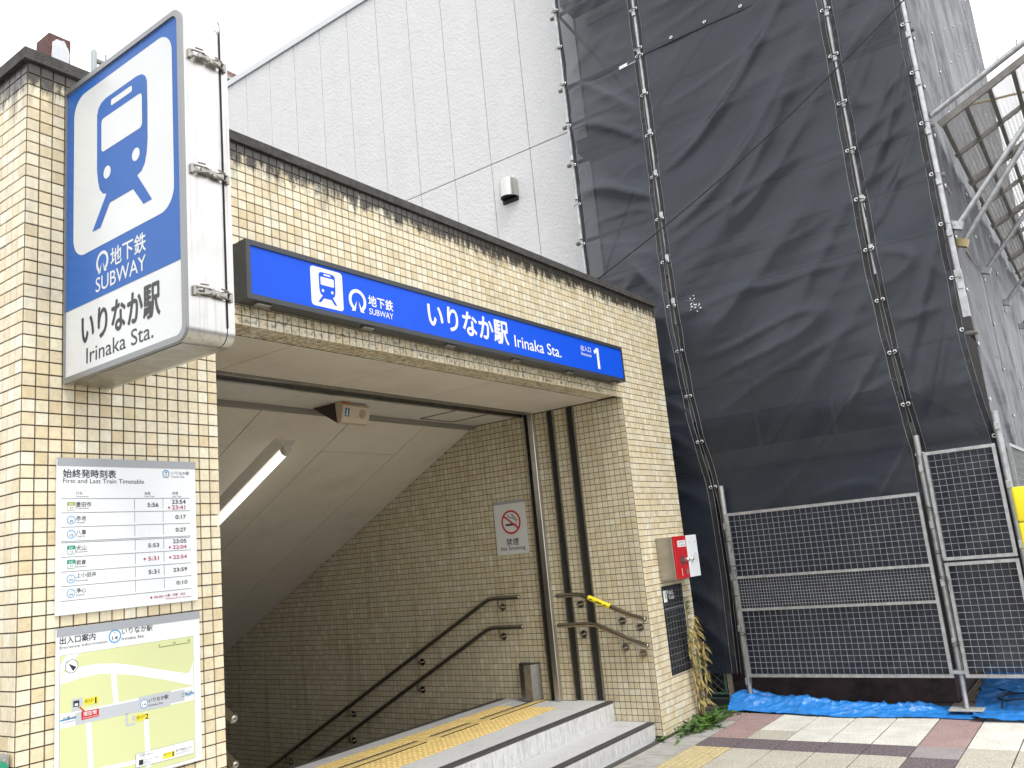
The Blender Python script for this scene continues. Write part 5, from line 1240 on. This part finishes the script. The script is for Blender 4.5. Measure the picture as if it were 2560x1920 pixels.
# street-side sheets along Y=-2.56
FX = [7.50 + (19.6 - 7.50) * k / 7 for k in range(8)]
def front_sheet(k, x0, x1, label):
    t_ = thing('scaffold_sheet', label, 'sheet', ((x0 + x1) / 2, -2.56, .3), 'street-side scaffold sheets')
    z0, z1 = .3, 12.6; nu, nz = (48, 260) if k < 2 else (28, 150)
    vs, fs = [], []
    for j in range(nz + 1):
        z = z0 + (z1 - z0) * j / nz
        for i in range(nu + 1):
            s_ = i / nu; f_ = folds(s_, z, 30 + k, .7, -1.4) * .55 + .02 * max(noise.noise(Vector((s_ * 7 + k * 9, z * .5, 3))), 0)
            vs.append((x0 + .02 + (x1 - x0 - .04) * s_, -2.56 - f_, z))
    for j in range(nz):
        for i in range(nu): a = j * (nu + 1) + i; fs.append((a, a + 1, a + nu + 2, a + nu + 1))
    b = MB(); b.add(vs, fs); obj('cloth', b, M_SHEET, t_, smooth=True)
    for z in [1.0 + .45 * q for q in range(24)]: eyelet(t_, (x0 + .04, -2.572, z), 'y')
b = MB(); b.add([(19.55, -2.58, .3), (19.55, -1.8, .3), (19.55, -1.8, 12.6), (19.55, -2.58, 12.6)], [(0, 1, 2, 3)])  # unseen sheet added to stop sky light showing through the scaffold end
o = tag(obj('scaffold_sheet', b, M_SHEET), 'added grey sheet shutting out sky light at the far end of the street-side scaffold', 'sheet', 'street-side scaffold sheets'); origin_to(o, (19.55, -2.2, .3))
for k in range(7): front_sheet(k, FX[k], FX[k + 1], 'grey street-side sheet, %s from the scaffold corner, reaching above the mesh canopy' % ('first second third fourth fifth sixth seventh'.split()[k]))
for k in range(1, 8): pole(FX[k], P4, 0, SCTOP, sleeves=False)

# ================================================================ FENCE PANELS
def fence(label, ytop_l, y_r, z0, z1, cell, x=7.452, bands=None, axis='y', group=None):
    """welded mesh panel; bands = [(z0,z1,cell)]"""
    y0, y1 = min(ytop_l, y_r), max(ytop_l, y_r)
    t_ = thing('mesh_fence_panel', label, 'fence', (x, (y0 + y1) / 2, z0) if axis == 'y' else ((y0 + y1) / 2, x, z0), group)
    mp3 = (lambda a, h_, zz: (x - h_, a, zz)) if axis == 'y' else (lambda a, h_, zz: (a, x - h_, zz))
    b = MB(); r_ = .0125
    def bx(a0, a1, za, zb):
        p, q = mp3(a0, -r_, za), mp3(a1, r_, zb)
        b.box(min(p[0], q[0]), max(p[0], q[0]), min(p[1], q[1]), max(p[1], q[1]), za, zb)
    bx(y0, y0 + .025, z0, z1); bx(y1 - .025, y1, z0, z1); bx(y0 + .025, y1 - .025, z1 - .025, z1); bx(y0 + .025, y1 - .025, z0, z0 + .025)
    bands = bands or [(z0 + .025, z1 - .025, cell)]
    for (a_, b__, c_) in bands[:-1]: bx(y0 + .025, y1 - .025, b__, b__ + .022)
    obj('frame', b, M_GALV, t_)
    for (za, zb, c_) in bands:
        w = MB(); rw = .0017
        n_ = max(1, round((y1 - y0 - .05) / c_)); m_ = max(1, round((zb - za) / c_))
        for k in range(1, n_):
            a = y0 + .025 + (y1 - y0 - .05) * k / n_; w.tube([mp3(a, -.004, za), mp3(a, -.004, zb)], rw, 4, cap=False)
        for k in range(1, m_):
            z = za + (zb - za) * k / m_; w.tube([mp3(y0 + .02, 0, z), mp3(y1 - .02, 0, z)], rw, 4, cap=False)
        obj('wire_mesh', w, M_GALV, t_, kind='stuff')
    return t_
fence('wide galvanised mesh fence panel with fine-meshed middle band', -.315, -1.955, .272, 1.695, .05, bands=[(.297, .832, .05), (.854, 1.112, .025), (1.134, 1.67, .05)])
fence('small upper mesh fence panel next to the yellow pads', -2.036, -2.548, 1.149, 2.002, .05)
fence('small lower mesh fence panel standing over the blue tarpaulin', -2.038, -2.55, .272, 1.132, .05)
fence('mesh fence panel on the street side beside the yellow pads', 7.62, 9.3, .3, 2.0, .05, x=-2.62, axis='x')
for (y, z) in ((-.30, 1.45), (-.305, 1.20), (-.29, .95), (-.31, .62), (-2.0, 1.55), (-2.0, 1.2), (-2.01, 1.0), (-2.0, .5)):
    b = MB()
    for q in range(3): b.torus((7.462 + random.uniform(-.01, .01), y + random.uniform(-.01, .01), z + q * .012), (random.uniform(-.4, .4), random.uniform(-.4, .4), 1), .045, .0022, 16, 4)
    b.tube([(7.42, y - .03, z), (7.40, y - .05, z - .06), (7.41, y - .03, z - .10)], .002, 4)
    obj('wire_tie', b, M_WIRE, sc)

# ================================================================ CANOPY over the pavement (expanded metal, tilted up towards the street)
CI = Vector((0, -2.565, 4.70)); CO = Vector((0, -4.35, 5.52)); cdir = (CO - CI).normalized(); cn = Vector((1, 0, 0)).cross(cdir).normalized()
can_x0 = 7.62; bay = 1.72; clen = (CO - CI).length
def cpt(x, s_): return Vector((x, CI.y, CI.z)) + cdir * s_
for k in range(5):
    x0, x1 = can_x0 + k * bay, can_x0 + (k + 1) * bay
    t_ = thing('canopy_bay', ['expanded-metal canopy bay at the scaffold corner, with end pipe and braces', 'second expanded-metal canopy bay from the scaffold corner', 'third expanded-metal canopy bay from the scaffold corner', 'fourth expanded-metal canopy bay from the scaffold corner', 'farthest expanded-metal canopy bay along the street-side sheets'][k], 'canopy', cpt((x0 + x1) / 2, 0), 'canopy bays over the pavement')
    b = MB()
    for x in (x0 + .02, x1 - .02): b.bar(cpt(x, 0.05), cpt(x, clen), (.016, 0, 0), cn * .028)
    for x in (x0 + bay * .5,): b.bar(cpt(x, .05), cpt(x, clen), (.013, 0, 0), cn * .02)
    obj('frame', b, M_GALV_DK, t_)
    for q in range(10):
        s_ = .08 + (clen - .1) * q / 9
        b = MB(); b.bar(cpt(x0, s_), cpt(x1, s_), cdir * .016, cn * .008); obj('rib', b, M_GALV_DK, t_)
    # expanded metal: two families of diagonal strands, clipped to the bay
    b = MB(); p_ = .040 if k < 3 else .05; L_, H_ = x1 - x0, clen - .06
    for sg_ in (1, -1):
        slope_ = 1.7
        n_ = int((L_ + H_ / slope_) / p_) + 1
        for q in range(n_):
            xa = -H_ / slope_ + q * p_; sa = 0; xb = xa + H_ / slope_; sbb = H_
            if xa < 0: sa = -xa * slope_; xa = 0
            if xb > L_: sbb -= (xb - L_) * slope_; xb = L_
            if sbb - sa < .01: continue
            if sg_ < 0: xa, xb = L_ - xa, L_ - xb
            A_, B_ = cpt(x0 + xa, .06 + sa), cpt(x0 + xb, .06 + sbb); dd = (B_ - A_).normalized()
            b.bar(A_ + cn * .012 * 1, B_ + cn * .012, dd.cross(cn) * .0019, cn * .0016)
    obj('expanded_metal', b, M_GALV_DK, t_, kind='stuff')
    # diagonal braces from the scaffold up to the canopy
    for x in ((x0 + .0, x0 + .12) if k == 0 else (x0,)):
        zb = 3.80 if x == x0 else 3.68
        b = MB(); b.tube([(x - .06, -2.60, zb), cpt(x, 1.55) + Vector((0, 0, -.02))], .0215, 10); o = obj('brace', b, M_GALV, t_, smooth='angle')
        b = MB(); b.obox((x - .06, -2.585, zb), (.03, 0, 0), (0, .05, .02), (0, -.012, .03)); obj('brace_clamp', b, M_GALV if x == x0 else mat('yellow_passivated_clamp', (0.42, 0.34, 0.18), .45, .7), o)
    if k == 0:
        b = MB(); b.tube([(x0 - .03, -2.56, 4.80), cpt(x0 - .03, clen) + Vector((0, 0, .09))], .0243, 12); o = obj('end_pipe', b, M_GALV, t_, smooth='angle')
        for q in range(12):
            b = MB(); c = Vector((x0 - .03, -2.56, 4.80)).lerp(cpt(x0 - .03, clen) + Vector((0, 0, .09)), .06 + q * .085); b.tube([c + Vector((0, .01, .02)), c + Vector((0, 0, .065))], .006, 6)
            obj('pin', b, M_GALV, o)
        b = MB(); b.tube([cpt(x0 + .05, .25) + cn * -.02, cpt(x0 + .9, .9) + cn * -.05, cpt(x0 + 1.6, 1.2) + cn * -.02], .011, 8); obj('rope', b, M_ROPE, t_, smooth=True)

# ================================================================ TARPAULINS, PADS, CABLES
def tarp(label, outline_fn, nu, nv, seed, hfun):
    t_ = thing('tarpaulin', label, 'tarpaulin', Vector(outline_fn(.5, .5)))
    vs, fs = [], []
    for j in range(nv + 1):
        for i in range(nu + 1):
            u, v = i / nu, j / nv; p = Vector(outline_fn(u, v)); h_ = hfun(u, v, p)
            vs.append((p.x + .02 * noise.noise(p * 5 + Vector((seed, 0, 0))), p.y + .02 * noise.noise(p * 5 + Vector((0, seed, 0))), max(.006, p.z + h_)))
    for j in range(nv):
        for i in range(nu): a = j * (nu + 1) + i; fs.append((a, a + 1, a + nu + 2, a + nu + 1))
    b = MB(); b.add(vs, fs); o = obj('sheet', b, M_TARP, t_, smooth=True); return t_
def ridg(p, f_, o=0): return max(0, 1 - abs(noise.noise(Vector((p.x * f_ + .25 * p.y * f_, p.y * f_ * .42, o)))) * 2.2) ** 2
def h1(u, v, p):
    base = .085 * math.exp(-((u - .07) / .10) ** 2) + .05 * math.exp(-((u - .30) / .12) ** 2) + .028
    return (base * math.sin(math.pi * min(v * .85 + .15, 1)) + .035 * ridg(p, 9, 1) + .018 * ridg(p, 22, 2) + .009 * ridg(p, 40, 5)) * math.sin(math.pi * (v * .9 + .06)) * (1 if u < .80 else max(.18, 1 - (u - .80) * 9)) + .004
tarp('crumpled blue tarpaulin strip gathered along the foot of the wide mesh fence', lambda u, v: (7.26 + .46 * v + .03 * math.sin(u * 9) + .20 * max(0, .2 - u), -.13 - 1.95 * u, 0), 220, 56, 4, h1)
tarp('flat blue tarpaulin spread on the floor behind the base plate', lambda u, v: (7.22 + 2.4 * v, -2.06 - .9 * u + .18 * v, 0), 60, 90, 9, lambda u, v, p: .014 + .02 * ridg(p, 7, 3) + .010 * ridg(p, 18, 4) + .004 * ridg(p, 36, 6))
for k, (z0, z1) in enumerate(((1.395, 1.655), (1.10, 1.39), (.80, 1.095))):
    yp = thing('foam_pad', ['yellow foam pad on the scaffold corner, topmost of three', 'yellow foam pad on the scaffold corner, middle of three', 'yellow foam pad on the scaffold corner, lowest of three'][k], 'pad', (7.46, -2.66, z0))
    b = MB(); b.bevbox(7.43, 7.50, -2.80, -2.592 - .0 * k, z0, z1, .02, 3); b.bevbox(7.50, 7.85, -2.80, -2.73, z0, z1, .02, 3); obj('pad', b, M_PAD, yp, smooth='angle')
# black cable sagging across the sheets to the entrance roof
ca, cb = PX(2242, 18, 7.40), PY(1493, 699, 0.5)
b = MB(); b.tube([ca.lerp(cb, t_ / 30) + Vector((0, 0, -.10 * math.sin(math.pi * t_ / 30))) for t_ in range(-6, 31)], .0065, 8)
cbl = tag(obj('overhead_cable', b, M_WIRE, None, smooth=True), 'thin black cable sagging diagonally across the black sheets to the entrance roof', 'cable'); origin_to(cbl, cb)
b = MB(); pts = []
for q in range(40): a = q / 39 * 7.2; pts.append((7.95 + .18 * math.cos(a) * (1 - q / 90), -2.28 + .12 * math.sin(a), .035 + .02 * abs(math.sin(a * 1.3))))
b.tube([(8.5, -2.02, .03)] + pts + [(7.6, -2.22, .03)], .006, 6); cb2 = tag(obj('loose_cable', b, M_WIRE, None, smooth=True), 'loop of loose black cable lying on the flat blue tarpaulin', 'cable'); origin_to(cb2, (7.95, -2.28, .03))

# ================================================================ ROOF STUB, CABINET, FAR BUILDINGS
q0 = PY(122, 79, .10); q1 = PY(178, 103, .10)
rs = thing('steel_stub', 'rusty square steel stub with flaking white paint on top of the left pillar', 'post stub', (q0.x, .1, TOPZ + .05))
b = MB(); b.bevbox(q0.x, q1.x, .10, .215, TOPZ + .05, q0.z, .006, 2); obj('post', b, M_RUST, rs, smooth='angle')
b = MB(); wx = q1.x - q0.x; hz = q0.z - TOPZ - .05; fl = []
for k in range(28):
    a = 2 * math.pi * k / 28; rr = 1 + .16 * noise.noise(Vector((math.cos(a) * 2.2, math.sin(a) * 2.2, 3)))
    fl.append((q0.x + wx * (.52 + .40 * rr * math.copysign(abs(math.cos(a)) ** .7, math.cos(a))), .0985, TOPZ + .05 + hz * (.48 + .42 * rr * math.copysign(abs(math.sin(a)) ** .7, math.sin(a)))))
b.prism(fl, (0, .001, 0)); obj('paint_flake', b, M_FLAKE, rs)
cbx = thing('grey_cabinet', 'grey metal cabinet with round green sticker beside the left pillar', 'cabinet', (1.38, .07, 0))
b = MB(); b.bevbox(1.20, 1.482, .012, .26, 0, 1.005, .006, 2); obj('case', b, M_BOXGREY, cbx, smooth='angle')
b = MB(); b.disc((1.445, .011, .955), (0, 1, 0), .035, .002, 24); obj('sticker', b, M_GREEN, cbx)
b = MB(); b.disc((1.462, .010, .99), (0, 1, 0), .006, .004, 10); obj('screw', b, M_STEEL, cbx)

fa = thing('far_building', 'distant grey apartment block hidden behind the left pillar, carrying the antennas', 'building', (17.5, 32, 0))
b = MB(); b.box(16.6, 20.0, 30.5, 40, 0, 23.3); obj('wall', b, M_FARB, fa)
for k in range(7): b = MB(); b.box(16.9, 19.7, 30.44, 30.5, 2 + k * 3, 3.4 + k * 3); obj('window_band', b, M_FARG, fa)
an = thing('rooftop_antenna', 'pale cellular antenna mast on the distant roof behind the projecting sign', 'antenna', (18, 31, 23.3))
a1 = PY(235, 130, 31); a2 = PY(264, 137, 31)
b = MB(); b.tube([(a1.x, 31, 23.35), (a1.x, 31, a1.z), (a1.x, 31, a1.z + .12)], [.13, .13, .07], 10); obj('panel_antenna', b, M_ANT, an, smooth='angle')
b = MB(); b.tube([(a2.x, 31, 23.35), (a2.x, 31, a2.z)], .05, 8); obj('mast', b, M_ANT, an)
zb = PY(250, 152, 31).z; b = MB(); b.box(a1.x, a2.x, 30.97, 31.03, zb - .06, zb + .04); b.box(a1.x + .1, a1.x + .32, 30.9, 31.1, zb - .16, zb - .08); obj('arm', b, M_GALV_DK, an)
f2 = thing('far_building', 'distant building corner with pinkish roof railing above the white wall', 'building', (24.5, 34, 0))
r0 = PY(560, 173, 32); r1 = PY(596, 189, 32); lowz = PY(560, 188, 32).z
b = MB(); b.box(22.5, 27.6, 32, 40, 0, lowz - .15); obj('wall', b, M_FARG, f2)
b = MB(); b.box(22.4, 27.7, 31.9, 32.3, lowz - .15, lowz + .02); obj('eave', b, M_FARB, f2)
b = MB(); b.box(22.4, 27.7, 31.95, 32.0, r0.z - .08, r0.z); obj('rail', b, M_GALV_DK, f2)
b = MB()
for k in range(22): b.box(22.5 + k * .24, 22.52 + k * .24, 31.96, 32.0, lowz, r0.z - .08)
for z in (.25, .5, .72): b.box(22.4, 27.7, 31.962, 31.998, lowz + (r0.z - lowz) * z, lowz + (r0.z - lowz) * z + .02)
obj('balusters', b, M_FARPINK, f2)
b = MB(); b.box(22.4, 27.7, 32.02, 32.05, lowz, r0.z - .08); obj('railing_board', b, M_FARB, f2)
